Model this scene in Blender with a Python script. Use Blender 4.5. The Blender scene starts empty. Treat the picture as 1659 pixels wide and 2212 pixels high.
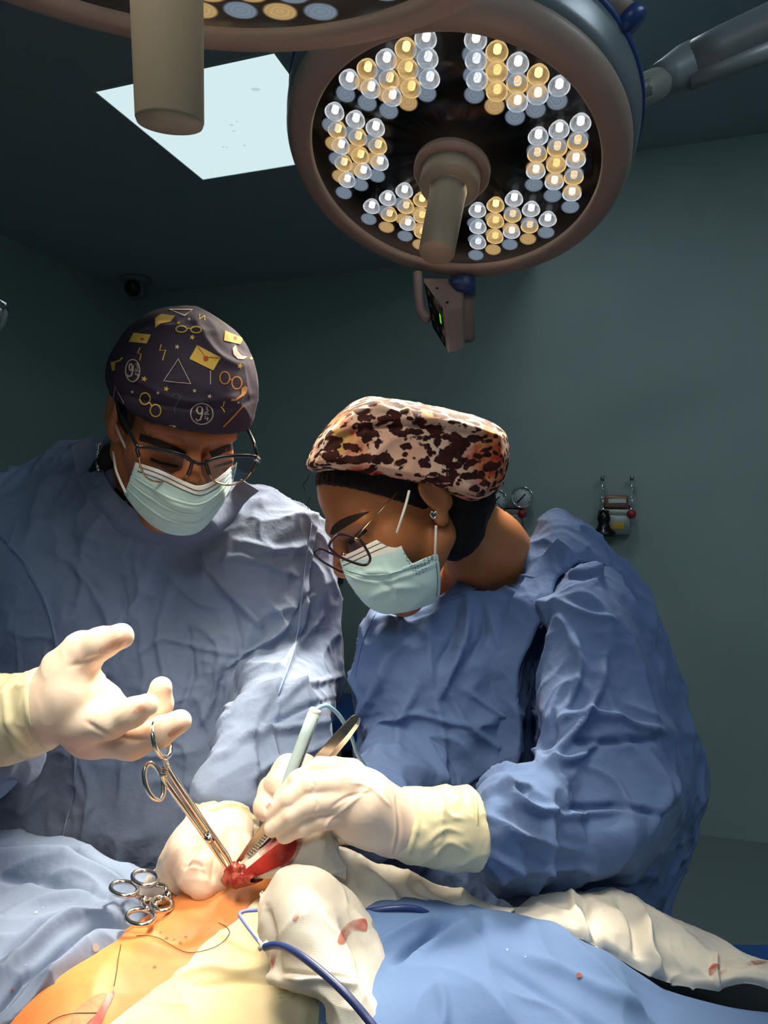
import bpy, bmesh, math
import numpy as np
from mathutils import Vector, Matrix
from mathutils.bvhtree import BVHTree

# ---------------------------------------------------------------- camera, exposure, light
FPX, CX, CY, H = 1534.0, 829.5, 1106.0, 1.45      # focal length in pixels of a 1659x2212 frame, camera height
scene = bpy.context.scene
COL = scene.collection
cam_data = bpy.data.cameras.new('camera')
cam_data.sensor_fit = 'VERTICAL'; cam_data.sensor_height = 36.0
cam_data.lens = 36.0 * FPX / 2212.0
cam_data.clip_start = 0.02
cam = bpy.data.objects.new('camera', cam_data); COL.objects.link(cam)
cam.location = (0, 0, H); cam.rotation_euler = (math.pi / 2, 0, 0)
scene.camera = cam
scene.view_settings.view_transform = 'Standard'; scene.view_settings.look = 'None'
scene.view_settings.exposure = 0.0; scene.view_settings.gamma = 1.0
scene.view_settings.use_curve_mapping = False
world = bpy.data.worlds.new('world'); scene.world = world; world.use_nodes = True
world.node_tree.nodes['Background'].inputs[0].default_value = (.30, .38, .45, 1)
world.node_tree.nodes['Background'].inputs[1].default_value = 0.05

LAMP_FAR_W, LAMP_NEAR_W = 5.2, 1.7                # watts of the two surgical lights
PANEL_FILL_W = 16.0                               # ceiling panels of the room
SITE = None

# ---------------------------------------------------------------- helpers
def P(px, py, d):
    return Vector(((px - CX) / FPX * d, d, H - (py - CY) / FPX * d))
def PN(a):
    a = np.asarray(a, float)
    return np.stack([(a[..., 0] - CX) / FPX * a[..., 2], a[..., 2], H - (a[..., 1] - CY) / FPX * a[..., 2]], -1)
def to_px(p):
    return CX + p[..., 0] / p[..., 1] * FPX, CY - (p[..., 2] - H) / p[..., 1] * FPX

def tag(o, label=None, cat=None, group=None, kind=None):
    if label: o['label'] = label
    if cat: o['category'] = cat
    if group: o['group'] = group
    if kind: o['kind'] = kind
    return o
def empty(name, loc=(0, 0, 0), label=None, cat=None, group=None):
    o = bpy.data.objects.new(name, None); COL.objects.link(o); o.location = loc
    o.empty_display_size = .05
    return tag(o, label, cat, group)
def link(name, me, mat=None, parent=None, smooth=True):
    o = bpy.data.objects.new(name, me); COL.objects.link(o)
    if mat is not None and len(me.materials) == 0:
        me.materials.append(mat)
    if smooth and len(me.polygons):
        me.polygons.foreach_set('use_smooth', np.ones(len(me.polygons), bool))
    if parent is not None:
        o.parent = parent
        if parent.parent is None and tuple(parent.rotation_euler) == (0, 0, 0):
            o.matrix_parent_inverse = Matrix.Translation(-Vector(parent.location))
        elif parent.parent is not None and parent.type == 'MESH':
            pass
    return o
def mesh(name, v, f):
    me = bpy.data.meshes.new(name)
    me.from_pydata([tuple(x) for x in v], [], [tuple(int(i) for i in q) for q in f])
    me.update(); return me
def mesh_fast(name, v, quads):
    me = bpy.data.meshes.new(name); v = np.asarray(v, np.float32); q = np.asarray(quads, np.int32)
    k = q.shape[1]
    me.vertices.add(len(v)); me.vertices.foreach_set('co', v.ravel())
    me.loops.add(q.size); me.loops.foreach_set('vertex_index', q.ravel())
    me.polygons.add(len(q)); me.polygons.foreach_set('loop_start', np.arange(0, q.size, k, dtype=np.int32))
    me.update(calc_edges=True); me.validate(); return me
def merge(parts):
    V, Fq, n = [], [], 0
    for v, f in parts:
        V += [tuple(x) for x in v]; Fq += [tuple(i + n for i in q) for q in f]; n += len(v)
    return V, Fq
def box(c, s, rot=None):
    v = [Vector((x * s[0] / 2, y * s[1] / 2, z * s[2] / 2)) for x in (-1, 1) for y in (-1, 1) for z in (-1, 1)]
    if rot is not None: v = [rot @ q for q in v]
    v = [q + Vector(c) for q in v]
    return v, [(0, 1, 3, 2), (4, 6, 7, 5), (0, 4, 5, 1), (2, 3, 7, 6), (0, 2, 6, 4), (1, 5, 7, 3)]
def bevbox(c, s, r=.004, rot=None, seg=3):
    bm = bmesh.new(); bmesh.ops.create_cube(bm, size=1)
    for q in bm.verts: q.co = Vector((q.co.x * s[0], q.co.y * s[1], q.co.z * s[2]))
    bmesh.ops.bevel(bm, geom=list(bm.edges), offset=r, segments=seg, affect='EDGES', profile=.5)
    bm.verts.index_update()
    v = [(rot @ q.co if rot is not None else q.co.copy()) + Vector(c) for q in bm.verts]
    f = [tuple(q.index for q in p.verts) for p in bm.faces]; bm.free(); return v, f
def lathe(profile, seg=48, close=False):
    v, f = [], []
    for r, z in profile:
        for k in range(seg):
            a = 2 * math.pi * k / seg; v.append((r * math.cos(a), r * math.sin(a), z))
    n = len(profile)
    for i in range(n if close else n - 1):
        for k in range(seg):
            a, b = i * seg + k, i * seg + (k + 1) % seg; j = (i + 1) % n
            f.append((a, b, j * seg + (k + 1) % seg, j * seg + k))
    if not close:
        if profile[0][0] > 1e-6: f.append(tuple(range(seg))[::-1])
        if profile[-1][0] > 1e-6: f.append(tuple((n - 1) * seg + k for k in range(seg)))
    return v, f
def catmull(pts, n=8, closed=False):
    p = [Vector(q) for q in pts]; out = []; m = len(p)
    for i in range(m if closed else m - 1):
        if closed: a, b, c, d = p[(i - 1) % m], p[i], p[(i + 1) % m], p[(i + 2) % m]
        else: a, b, c, d = p[max(i - 1, 0)], p[i], p[i + 1], p[min(i + 2, m - 1)]
        for k in range(n):
            t = k / n
            out.append(.5 * ((2 * b) + (c - a) * t + (2 * a - 5 * b + 4 * c - d) * t * t + (3 * b - a - 3 * c + d) * t ** 3))
    if not closed: out.append(p[-1])
    return out
def tube(pts, r, seg=8, closed=False, flat=1.0, flat_dir=None):
    p = [Vector(q) for q in pts]; m = len(p); rad = r if hasattr(r, '__len__') else [r] * m
    v, f = [], []; prev = None
    for i in range(m):
        t = (p[(i + 1) % m] - p[i - 1]) if closed else (p[min(i + 1, m - 1)] - p[max(i - 1, 0)])
        if t.length < 1e-9: t = Vector((0, 0, 1))
        t.normalize()
        if flat_dir is not None: up = Vector(flat_dir)
        elif prev is None: up = Vector((0, 0, 1)) if abs(t.z) < .9 else Vector((1, 0, 0))
        else: up = prev
        a = (up - t * up.dot(t)); a = a.normalized() if a.length > 1e-6 else t.orthogonal().normalized()
        prev = a; b = t.cross(a)
        for k in range(seg):
            an = 2 * math.pi * k / seg
            v.append(p[i] + (a * math.cos(an) * flat + b * math.sin(an)) * rad[i])
    for i in range(m if closed else m - 1):
        j = (i + 1) % m
        for k in range(seg):
            f.append((i * seg + k, i * seg + (k + 1) % seg, j * seg + (k + 1) % seg, j * seg + k))
    if not closed:
        f.append(tuple(range(seg))[::-1]); f.append(tuple((m - 1) * seg + k for k in range(seg)))
    return v, f
def resample(pts, rads, n=8):
    q = catmull(pts, n); t = np.linspace(0, len(rads) - 1, len(q))
    return q, list(np.interp(t, range(len(rads)), rads))

# ---------------------------------------------------------------- materials
def rgb(h):
    h = h.lstrip('#'); c = [int(h[i:i + 2], 16) / 255 for i in (0, 2, 4)]
    return tuple(x / 12.92 if x <= .04045 else ((x + .055) / 1.055) ** 2.4 for x in c) + (1,)
MATS = {}
def material(name, col, rough=.5, metal=0., bump=(), noise=None, sss=0., sss_col=None, spec=.5, sheen=0., emis=None, trans=0., coat=0.):
    """bump: list of (scale, strength, distance); noise: (scale, other colour, low, high)"""
    m = bpy.data.materials.new(name); m.use_nodes = True; nt = m.node_tree; b = nt.nodes['Principled BSDF']
    b.inputs['Base Color'].default_value = col; b.inputs['Roughness'].default_value = rough
    b.inputs['Metallic'].default_value = metal; b.inputs['Specular IOR Level'].default_value = spec
    b.inputs['Sheen Weight'].default_value = sheen
    b.inputs['Coat Weight'].default_value = coat
    if trans: b.inputs['Transmission Weight'].default_value = trans
    if sss:
        b.inputs['Subsurface Weight'].default_value = sss
        b.inputs['Subsurface Radius'].default_value = sss_col or (1, .4, .2)
        b.inputs['Subsurface Scale'].default_value = .006
    if emis:
        b.inputs['Emission Color'].default_value = emis[0]; b.inputs['Emission Strength'].default_value = emis[1]
    tc = nt.nodes.new('ShaderNodeTexCoord')
    if noise:
        nz = nt.nodes.new('ShaderNodeTexNoise'); nz.inputs['Scale'].default_value = noise[0]; nz.inputs['Detail'].default_value = 6
        nt.links.new(tc.outputs['Object'], nz.inputs['Vector'])
        rp = nt.nodes.new('ShaderNodeValToRGB'); rp.color_ramp.elements[0].color = col; rp.color_ramp.elements[1].color = noise[1]
        rp.color_ramp.elements[0].position = noise[2]; rp.color_ramp.elements[1].position = noise[3]
        nt.links.new(nz.outputs['Fac'], rp.inputs['Fac']); nt.links.new(rp.outputs['Color'], b.inputs['Base Color'])
    last = None
    for sc, st, dist in bump:
        nz = nt.nodes.new('ShaderNodeTexNoise'); nz.inputs['Scale'].default_value = sc; nz.inputs['Detail'].default_value = 4
        nt.links.new(tc.outputs['Object'], nz.inputs['Vector'])
        bp = nt.nodes.new('ShaderNodeBump'); bp.inputs['Strength'].default_value = st; bp.inputs['Distance'].default_value = dist
        nt.links.new(nz.outputs['Fac'], bp.inputs['Height'])
        if last: nt.links.new(last.outputs['Normal'], bp.inputs['Normal'])
        last = bp
    if last: nt.links.new(last.outputs['Normal'], b.inputs['Normal'])
    MATS[name] = m; return m
def weave(m, scale=900, strength=.25, dist=.0006):
    """adds a woven-thread bump (two crossed wave textures) to a material"""
    nt = m.node_tree; b = nt.nodes['Principled BSDF']; tc = nt.nodes.new('ShaderNodeTexCoord')
    hs = []
    for axis in ('X', 'Z'):
        w = nt.nodes.new('ShaderNodeTexWave'); w.wave_type = 'BANDS'; w.bands_direction = axis
        w.inputs['Scale'].default_value = scale / 10; w.inputs['Distortion'].default_value = 1.5
        w.inputs['Detail'].default_value = 1
        nt.links.new(tc.outputs['Object'], w.inputs['Vector']); hs.append(w)
    mx = nt.nodes.new('ShaderNodeMath'); mx.operation = 'MAXIMUM'
    nt.links.new(hs[0].outputs['Fac'], mx.inputs[0]); nt.links.new(hs[1].outputs['Fac'], mx.inputs[1])
    bp = nt.nodes.new('ShaderNodeBump'); bp.inputs['Strength'].default_value = strength; bp.inputs['Distance'].default_value = dist
    nt.links.new(mx.outputs[0], bp.inputs['Height'])
    old = b.inputs['Normal'].links
    if old: nt.links.new(old[0].from_socket, bp.inputs['Normal'])
    nt.links.new(bp.outputs['Normal'], b.inputs['Normal'])
    return m
def clear_mat(name, tint, gloss=.12, rough=.03, alpha_tint=(1, 1, 1, 1), facing=.35, emis=None):
    """thin clear plastic or glass: see-through, with a reflection that grows at grazing angles"""
    m = bpy.data.materials.new(name); m.use_nodes = True; nt = m.node_tree; nt.nodes.clear()
    out = nt.nodes.new('ShaderNodeOutputMaterial'); mx = nt.nodes.new('ShaderNodeMixShader')
    tr = nt.nodes.new('ShaderNodeBsdfTransparent'); tr.inputs[0].default_value = alpha_tint
    gl = nt.nodes.new('ShaderNodeBsdfGlossy'); gl.inputs[0].default_value = tint; gl.inputs[1].default_value = rough
    lw = nt.nodes.new('ShaderNodeLayerWeight'); lw.inputs[0].default_value = facing
    mm = nt.nodes.new('ShaderNodeMath'); mm.operation = 'ADD'; mm.use_clamp = True; mm.inputs[1].default_value = gloss
    lw.inputs[0].default_value = .5
    pw_ = nt.nodes.new('ShaderNodeMath'); pw_.operation = 'POWER'; pw_.inputs[1].default_value = 4.0; nt.links.new(lw.outputs['Facing'], pw_.inputs[0])
    sc_ = nt.nodes.new('ShaderNodeMath'); sc_.operation = 'MULTIPLY'; sc_.inputs[1].default_value = facing * 2; nt.links.new(pw_.outputs[0], sc_.inputs[0])
    nt.links.new(sc_.outputs[0], mm.inputs[0]); nt.links.new(mm.outputs[0], mx.inputs[0])
    nt.links.new(tr.outputs[0], mx.inputs[1]); nt.links.new(gl.outputs[0], mx.inputs[2])
    if emis:
        em = nt.nodes.new('ShaderNodeEmission'); em.inputs[0].default_value = emis[0]
        sc = nt.nodes.new('ShaderNodeMath'); sc.operation = 'MULTIPLY'; sc.inputs[1].default_value = emis[1]
        nt.links.new(lw.outputs['Facing'], sc.inputs[0]); nt.links.new(sc.outputs[0], em.inputs[1])
        ad = nt.nodes.new('ShaderNodeAddShader'); nt.links.new(mx.outputs[0], ad.inputs[0]); nt.links.new(em.outputs[0], ad.inputs[1])
        nt.links.new(ad.outputs[0], out.inputs[0])
    else: nt.links.new(mx.outputs[0], out.inputs[0])
    m.cycles.emission_sampling = 'NONE'; MATS[name] = m; return m
def emit_mat(name, col, s, sample=False):
    m = bpy.data.materials.new(name); m.use_nodes = True; nt = m.node_tree; nt.nodes.clear()
    out = nt.nodes.new('ShaderNodeOutputMaterial'); em = nt.nodes.new('ShaderNodeEmission')
    em.inputs[0].default_value = col; em.inputs[1].default_value = s; nt.links.new(em.outputs[0], out.inputs[0])
    if not sample: m.cycles.emission_sampling = 'NONE'
    MATS[name] = m; return m

# ---------------------------------------------------------------- noise and implicit surfaces
_tab = np.random.default_rng(7).random((32, 32, 32)).astype(np.float32)
def vnoise(p):
    i = np.floor(p).astype(int); f = (p - i).astype(np.float32); f = f * f * (3 - 2 * f); i &= 31; j = (i + 1) & 31
    x0, y0, z0 = i[:, 0], i[:, 1], i[:, 2]; x1, y1, z1 = j[:, 0], j[:, 1], j[:, 2]; fx, fy, fz = f[:, 0], f[:, 1], f[:, 2]
    a = _tab[x0, y0, z0] * (1 - fx) + _tab[x1, y0, z0] * fx; b = _tab[x0, y1, z0] * (1 - fx) + _tab[x1, y1, z0] * fx
    c = _tab[x0, y0, z1] * (1 - fx) + _tab[x1, y0, z1] * fx; d = _tab[x0, y1, z1] * (1 - fx) + _tab[x1, y1, z1] * fx
    return (a * (1 - fy) + b * fy) * (1 - fz) + (c * (1 - fy) + d * fy) * fz
def crumple(p, lam, seed=0., sharp=1.6, warp=.6):
    """ridged, domain-warped noise: creases of cloth with wavelength lam (metres), roughly -0.5..0.5"""
    q = p / lam + seed * 3.17
    w = np.stack([vnoise(q * .7 + 11.3), vnoise(q * .7 + 23.9), vnoise(q * .7 + 5.1)], -1)
    n = vnoise(q + warp * (w - .5) * 2)
    r = 1 - np.abs(2 * n - 1) * 1.6
    return np.clip(r, 0, 1) ** sharp - .35
def smin(a, b, k):
    if k <= 0: return np.minimum(a, b)
    h = np.clip(.5 + .5 * (b - a) / k, 0, 1); return b + (a - b) * h - k * h * (1 - h)
class Field:
    def __init__(s, lo, hi, vox):
        s.lo = np.array(lo, float); s.vox = vox; s.n = np.ceil((np.array(hi) - s.lo) / vox).astype(int) + 1
        s.d = np.full(s.n, .05, np.float32)
    def sub(s, lo, hi):
        a = np.clip(np.floor((np.array(lo) - s.lo) / s.vox).astype(int), 0, s.n); b = np.clip(np.ceil((np.array(hi) - s.lo) / s.vox).astype(int) + 1, 0, s.n)
        sl = tuple(slice(x, y) for x, y in zip(a, b))
        g = [np.arange(x, y) * s.vox + o for x, y, o in zip(a, b, s.lo)]
        return sl, np.stack(np.meshgrid(*g, indexing='ij'), -1).astype(np.float32)
    def put(s, sl, d, k, op):
        if op == 'add': s.d[sl] = smin(s.d[sl], d, k)
        elif op == 'cut': s.d[sl] = -smin(-s.d[sl], d, k)
        elif op == 'and': s.d[sl] = -smin(-s.d[sl], -d, k)
    def cone(s, a, b, ra, rb, k=.01, op='add', sq=None):
        a, b = np.array(a, float), np.array(b, float); m = max(ra, rb) + k + 3 * s.vox
        sl, g = s.sub(np.minimum(a, b) - m, np.maximum(a, b) + m)
        if g.size == 0: return
        ab = (b - a).astype(np.float32); t = np.clip(((g - a.astype(np.float32)) @ ab) / max(float(ab @ ab), 1e-9), 0, 1)
        q = g - (a.astype(np.float32) + t[..., None] * ab)
        if sq is not None:
            ax, amt = np.array(sq[0], np.float32), sq[1]; ax = ax / np.linalg.norm(ax)
            q = q + (q @ ax)[..., None] * ax * (1 / amt - 1)
        s.put(sl, np.sqrt((q * q).sum(-1)) - (ra + (rb - ra) * t), k, op)
    def chain(s, pts, rs, k=.004, op='add'):
        for i in range(len(pts) - 1): s.cone(pts[i], pts[i + 1], rs[i], rs[i + 1], k, op)
    def ell(s, c, r, R=None, k=.01, op='add'):
        c = np.array(c, float); r = np.array(r, float); m = r.max() + k + 3 * s.vox
        sl, g = s.sub(c - m, c + m)
        if g.size == 0: return
        q = g - c.astype(np.float32)
        if R is not None: q = q @ np.array(R, np.float32)      # columns of R are the local axes
        q = q / r.astype(np.float32); k0 = np.sqrt((q * q).sum(-1)); q2 = q / r.astype(np.float32); k1 = np.sqrt((q2 * q2).sum(-1)) + 1e-6
        s.put(sl, k0 * (k0 - 1) / k1, k, op)
    def pillow(s, outline, d0, T, w, k=.01, op='add', pw=.5):
        """solid with the given silhouette (pixels), centred at depth d0(px,py) or plane (d at x,y; slopes), half thickness T"""
        o = np.array([tuple(q) for q in catmull([(x, y, 0) for x, y in outline], 6, True)])[:, :2]
        x0, y0 = o.min(0) - 60; x1, y1 = o.max(0) + 60; st = 4.0
        gx = np.arange(x0, x1, st); gy = np.arange(y0, y1, st); X, Y = np.meshgrid(gx, gy, indexing='ij')
        sd = np.full(X.shape, 1e9); ins = np.zeros(X.shape, bool); n = len(o)
        for i in range(n):
            a, b = o[i], o[(i + 1) % n]; e = b - a; L = max(e @ e, 1e-9)
            t = np.clip(((X - a[0]) * e[0] + (Y - a[1]) * e[1]) / L, 0, 1)
            sd = np.minimum(sd, (X - a[0] - t * e[0]) ** 2 + (Y - a[1] - t * e[1]) ** 2)
            c = (a[1] > Y) != (b[1] > Y)
            if abs(e[1]) > 1e-9: ins ^= c & (X < a[0] + (Y - a[1]) / e[1] * e[0])
        sd = np.sqrt(sd); sd[ins] *= -1
        dfun = d0 if callable(d0) else (lambda px, py: d0[0] + d0[3] * (px - d0[1]) + d0[4] * (py - d0[2]))
        c = np.array([dfun(x, y) for x, y in o]); pts = PN(np.column_stack([o, c]))
        lo = pts.min(0) - T - k - 4 * s.vox; hi = pts.max(0) + T + k + 4 * s.vox
        lo2 = PN(np.column_stack([o, c - T])); hi2 = PN(np.column_stack([o, c + T]))
        lo = np.minimum(lo, np.minimum(lo2.min(0), hi2.min(0)) - k - 3 * s.vox); hi = np.maximum(hi, np.maximum(lo2.max(0), hi2.max(0)) + k + 3 * s.vox)
        sl, g = s.sub(lo, hi)
        if g.size == 0: return
        px, py = to_px(g); fx = np.clip((px - x0) / st, 0, len(gx) - 1.001); fy = np.clip((py - y0) / st, 0, len(gy) - 1.001)
        ix, iy = fx.astype(int), fy.astype(int); ax, ay = fx - ix, fy - iy
        s2 = (sd[ix, iy] * (1 - ax) + sd[ix + 1, iy] * ax) * (1 - ay) + (sd[ix, iy + 1] * (1 - ax) + sd[ix + 1, iy + 1] * ax) * ay
        dc = dfun(px, py); s2 = s2 * dc / FPX; dz = np.abs(g[..., 1] - dc)
        tt = np.clip(-s2 / w, 0, 1); prof = np.clip(1 - (1 - tt) ** 2, 0, 1) ** pw
        s.put(sl, np.maximum(s2, (dz - T * prof) * .7).astype(np.float32), k, op)
    def plane(s, p, n, k=.002):
        """keeps the side the normal points away from"""
        g = [np.arange(m) * s.vox + o for m, o in zip(s.n, s.lo)]
        n = np.array(n, float); n /= np.linalg.norm(n)
        d = (g[0][:, None, None] - p[0]) * n[0] + (g[1][None, :, None] - p[1]) * n[1] + (g[2][None, None, :] - p[2]) * n[2]
        s.d = -smin(-s.d, -d.astype(np.float32), k)
    def mesh(s, smooth=2):
        d = s.d; ins = d < 0; nx, ny, nz = d.shape
        cnt = np.zeros((nx - 1, ny - 1, nz - 1), np.int8)
        for a in (0, 1):
            for b in (0, 1):
                for c in (0, 1): cnt += ins[a:nx - 1 + a, b:ny - 1 + b, c:nz - 1 + c]
        ci = np.argwhere((cnt > 0) & (cnt < 8)); idx = np.full(cnt.shape, -1, np.int32)
        idx[ci[:, 0], ci[:, 1], ci[:, 2]] = np.arange(len(ci))
        acc = np.zeros((len(ci), 3)); num = np.zeros(len(ci))
        cor = [(a, b, c) for a in (0, 1) for b in (0, 1) for c in (0, 1)]
        for a in cor:
            for b in cor:
                if sum(abs(x - y) for x, y in zip(a, b)) == 1 and a < b:
                    da = d[ci[:, 0] + a[0], ci[:, 1] + a[1], ci[:, 2] + a[2]]; db = d[ci[:, 0] + b[0], ci[:, 1] + b[1], ci[:, 2] + b[2]]
                    m = (da < 0) != (db < 0); t = np.where(m, da / np.where(m, da - db, 1), 0)
                    acc += m[:, None] * (np.array(a) + t[:, None] * (np.array(b) - np.array(a))); num += m
        v = (ci + acc / num[:, None]) * s.vox + s.lo
        quads = []
        for ax in range(3):
            sa = [slice(1, -1)] * 3; sa[ax] = slice(0, -1); sb = [slice(1, -1)] * 3; sb[ax] = slice(1, None)
            A, B = ins[tuple(sa)], ins[tuple(sb)]
            for flip, mk in ((False, A & ~B), (True, ~A & B)):
                e = np.argwhere(mk)
                if not len(e): continue
                off = np.ones(3, int); off[ax] = 0; e = e + off
                u, w = (ax + 1) % 3, (ax + 2) % 3
                def cell(du, dw):
                    q = e.copy(); q[:, u] += du; q[:, w] += dw; return idx[q[:, 0], q[:, 1], q[:, 2]]
                q = np.stack([cell(-1, -1), cell(0, -1), cell(0, 0), cell(-1, 0)], -1)
                quads.append(q[:, ::-1] if flip else q)
        q = np.concatenate(quads); q = q[(q >= 0).all(1)]
        used = np.unique(q); mp = np.full(len(v), -1); mp[used] = np.arange(len(used)); v, q = v[used], mp[q]
        for _ in range(smooth): v = lap(v, q, .5)
        return v, q
def lap(v, q, a):
    acc = np.zeros_like(v); n = np.zeros(len(v))
    for i in range(q.shape[1]):
        j = (i + 1) % q.shape[1]
        for c in range(3):
            acc[:, c] += np.bincount(q[:, i], v[q[:, j], c], len(v)) + np.bincount(q[:, j], v[q[:, i], c], len(v))
        n += np.bincount(q[:, i], minlength=len(v)) + np.bincount(q[:, j], minlength=len(v))
    return v + a * (acc / np.maximum(n, 1)[:, None] - v)
def normals(v, q):
    fn = np.cross(v[q[:, 2]] - v[q[:, 0]], v[q[:, 3 if q.shape[1] == 4 else 1]] - v[q[:, 1 if q.shape[1] == 4 else 0]])
    n = np.zeros_like(v)
    for i in range(q.shape[1]):
        for c in range(3): n[:, c] += np.bincount(q[:, i], fn[:, c], len(v))
    return n / (np.linalg.norm(n, axis=1, keepdims=True) + 1e-12)
def fold_field(px, py, folds):
    """folds: (points in pixels, half width in pixels, height in metres)"""
    h = np.zeros(len(px))
    for pts, wd, amp in folds:
        c = np.array([tuple(q) for q in catmull([(x, y, 0) for x, y in pts], 5)])[:, :2]; L = len(c)
        best = np.full(len(px), 1e9); tt = np.zeros(len(px))
        lo, hi = c.min(0) - 3 * wd, c.max(0) + 3 * wd
        m = np.where((px > lo[0]) & (px < hi[0]) & (py > lo[1]) & (py < hi[1]))[0]
        if not len(m): continue
        for i in range(L - 1):
            a, e = c[i], c[i + 1] - c[i]; t = np.clip(((px[m] - a[0]) * e[0] + (py[m] - a[1]) * e[1]) / max(e @ e, 1e-9), 0, 1)
            dd = (px[m] - a[0] - t * e[0]) ** 2 + (py[m] - a[1] - t * e[1]) ** 2
            b = dd < best[m]; best[m[b]] = dd[b]; tt[m[b]] = ((i + t) / (L - 1))[b]
        h[m] += amp * np.exp(-best[m] / (wd * wd)) * np.clip(np.sin(np.pi * np.clip(tt[m], .03, .97)), 0, 1) ** .5
    return h
def inside(px, py, poly):
    ins = np.zeros(len(px), bool); n = len(poly)
    for i in range(n):
        (ax, ay), (bx, by) = poly[i], poly[(i + 1) % n]
        if ay == by: continue
        ins ^= ((ay > py) != (by > py)) & (px < ax + (py - ay) / (by - ay) * (bx - ax))
    return ins
def edge_dist(px, py, poly):
    best = np.full(len(px), 1e9); n = len(poly)
    for i in range(n):
        a, b = np.array(poly[i], float), np.array(poly[(i + 1) % n], float); e = b - a
        t = np.clip(((px - a[0]) * e[0] + (py - a[1]) * e[1]) / max(e @ e, 1e-9), 0, 1)
        best = np.minimum(best, np.hypot(px - a[0] - t * e[0], py - a[1] - t * e[1]))
    return best
def spl(poly, n=6): return [(q.x, q.y) for q in catmull([(x, y, 0) for x, y in poly], n, True)]

# ---------------------------------------------------------------- cloth sheets and prints lying on a surface
def cr_matrix(m, n):
    W = np.zeros((n, m))
    for k, t in enumerate(np.linspace(0, m - 1, n)):
        i = min(int(t), m - 2); f = t - i
        w = [(-f + 2 * f * f - f ** 3) / 2, (2 - 5 * f * f + 3 * f ** 3) / 2, (f + 4 * f * f - 3 * f ** 3) / 2, (-f * f + f ** 3) / 2]
        for j, x in zip((i - 1, i, i + 1, i + 2), w): W[k, min(max(j, 0), m - 1)] += x
    return W
def sheet(name, ctrl, mat, parent=None, nu=90, nv=90, wr=(), folds=(), thick=.0015, edge=0., seed=0, world_pts=False, smooth=0):
    """ctrl: rows of (px,py,depth); wr: (wavelength, amplitude); folds as in fold_field"""
    C = np.array(ctrl, float); A, B = cr_matrix(C.shape[0], nv), cr_matrix(C.shape[1], nu)
    W = C if world_pts else PN(C)
    G = np.einsum('ia,abc,jb->ijc', A, W, B); v = G.reshape(-1, 3)
    ii = np.arange(nv * nu).reshape(nv, nu); q = np.stack([ii[:-1, :-1], ii[1:, :-1], ii[1:, 1:], ii[:-1, 1:]], -1).reshape(-1, 4)
    n = normals(v, q); flip = (n * (v - np.array([0, 0, H]))).sum() > 0
    if flip: q = q[:, ::-1]; n = -n
    h = np.zeros(len(v))
    for lam, amp, *rest in wr: h += amp * crumple(v, lam, seed + lam * 10, *(rest or ()))
    if folds:
        px, py = to_px(v); h += fold_field(px, py, folds)
    if edge:
        rim = np.zeros((nv, nu)); rim[0] = rim[-1] = 1; rim[:, 0] = rim[:, -1] = 1
        s = vnoise(v / .012 + seed * 7) - .5; v = v + (rim.ravel() * s * edge)[:, None] * np.array([.6, .3, 1])
    v = v + n * h[:, None]
    for _ in range(smooth): v = lap(v, q, .5)
    n = normals(v, q); b = v - n * thick
    m = len(v); rim = np.concatenate([ii[0, :], ii[1:, -1], ii[-1, -2::-1], ii[-2:0:-1, 0]])
    r2 = np.roll(rim, -1); side = np.stack([rim, r2, r2 + m, rim + m], -1)
    if flip: side = side[:, ::-1]
    me = mesh_fast(name, np.concatenate([v, b]), np.concatenate([q, q[:, ::-1] + m, side]))
    return link(name, me, mat, parent)
def bvh_of(o):
    me = o.data; v = np.empty(len(me.vertices) * 3); me.vertices.foreach_get('co', v)
    bm = [Vector(x) for x in v.reshape(-1, 3)]
    return BVHTree.FromPolygons(bm, [tuple(p.vertices) for p in me.polygons])
EYE = Vector((0, 0, H))
def hit(bvhs, px, py, far=3.):
    """nearest point of the given surfaces seen at a pixel: (position, normal) or None"""
    d = (P(px, py, 1.) - EYE).normalized(); best = None
    for b in (bvhs if isinstance(bvhs, (list, tuple)) else [bvhs]):
        l, n, i, ds = b.ray_cast(EYE, d, far)
        if l is not None and (best is None or ds < best[2]): best = (l, n if n.dot(d) < 0 else -n, ds)
    return best
def lay(name, polys, bvhs, mat, parent=None, off=.0006, step=8., thick=0.):
    """flat print: 2-D polygons (pixels) cut up finely and laid on a surface"""
    bm = bmesh.new()
    for poly in polys:
        vs = [bm.verts.new((x, y, 0)) for x, y in poly]
        try: bm.faces.new(vs)
        except ValueError: pass
    bmesh.ops.triangulate(bm, faces=list(bm.faces))
    for _ in range(4):
        e = [x for x in bm.edges if x.calc_length() > step]
        if not e: break
        bmesh.ops.subdivide_edges(bm, edges=e, cuts=1); bmesh.ops.triangulate(bm, faces=[f for f in bm.faces if len(f.verts) > 3])
    dead = []
    for q in bm.verts:
        h = hit(bvhs, q.co.x, q.co.y)
        if h is None: dead.append(q)
        else: q.co = h[0] + h[1] * off
    bmesh.ops.delete(bm, geom=dead, context='VERTS')
    if thick:
        bmesh.ops.recalc_face_normals(bm, faces=list(bm.faces))
        bmesh.ops.solidify(bm, geom=list(bm.faces), thickness=thick)
    me = bpy.data.meshes.new(name); bm.to_mesh(me); bm.free()
    return link(name, me, mat, parent)
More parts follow.
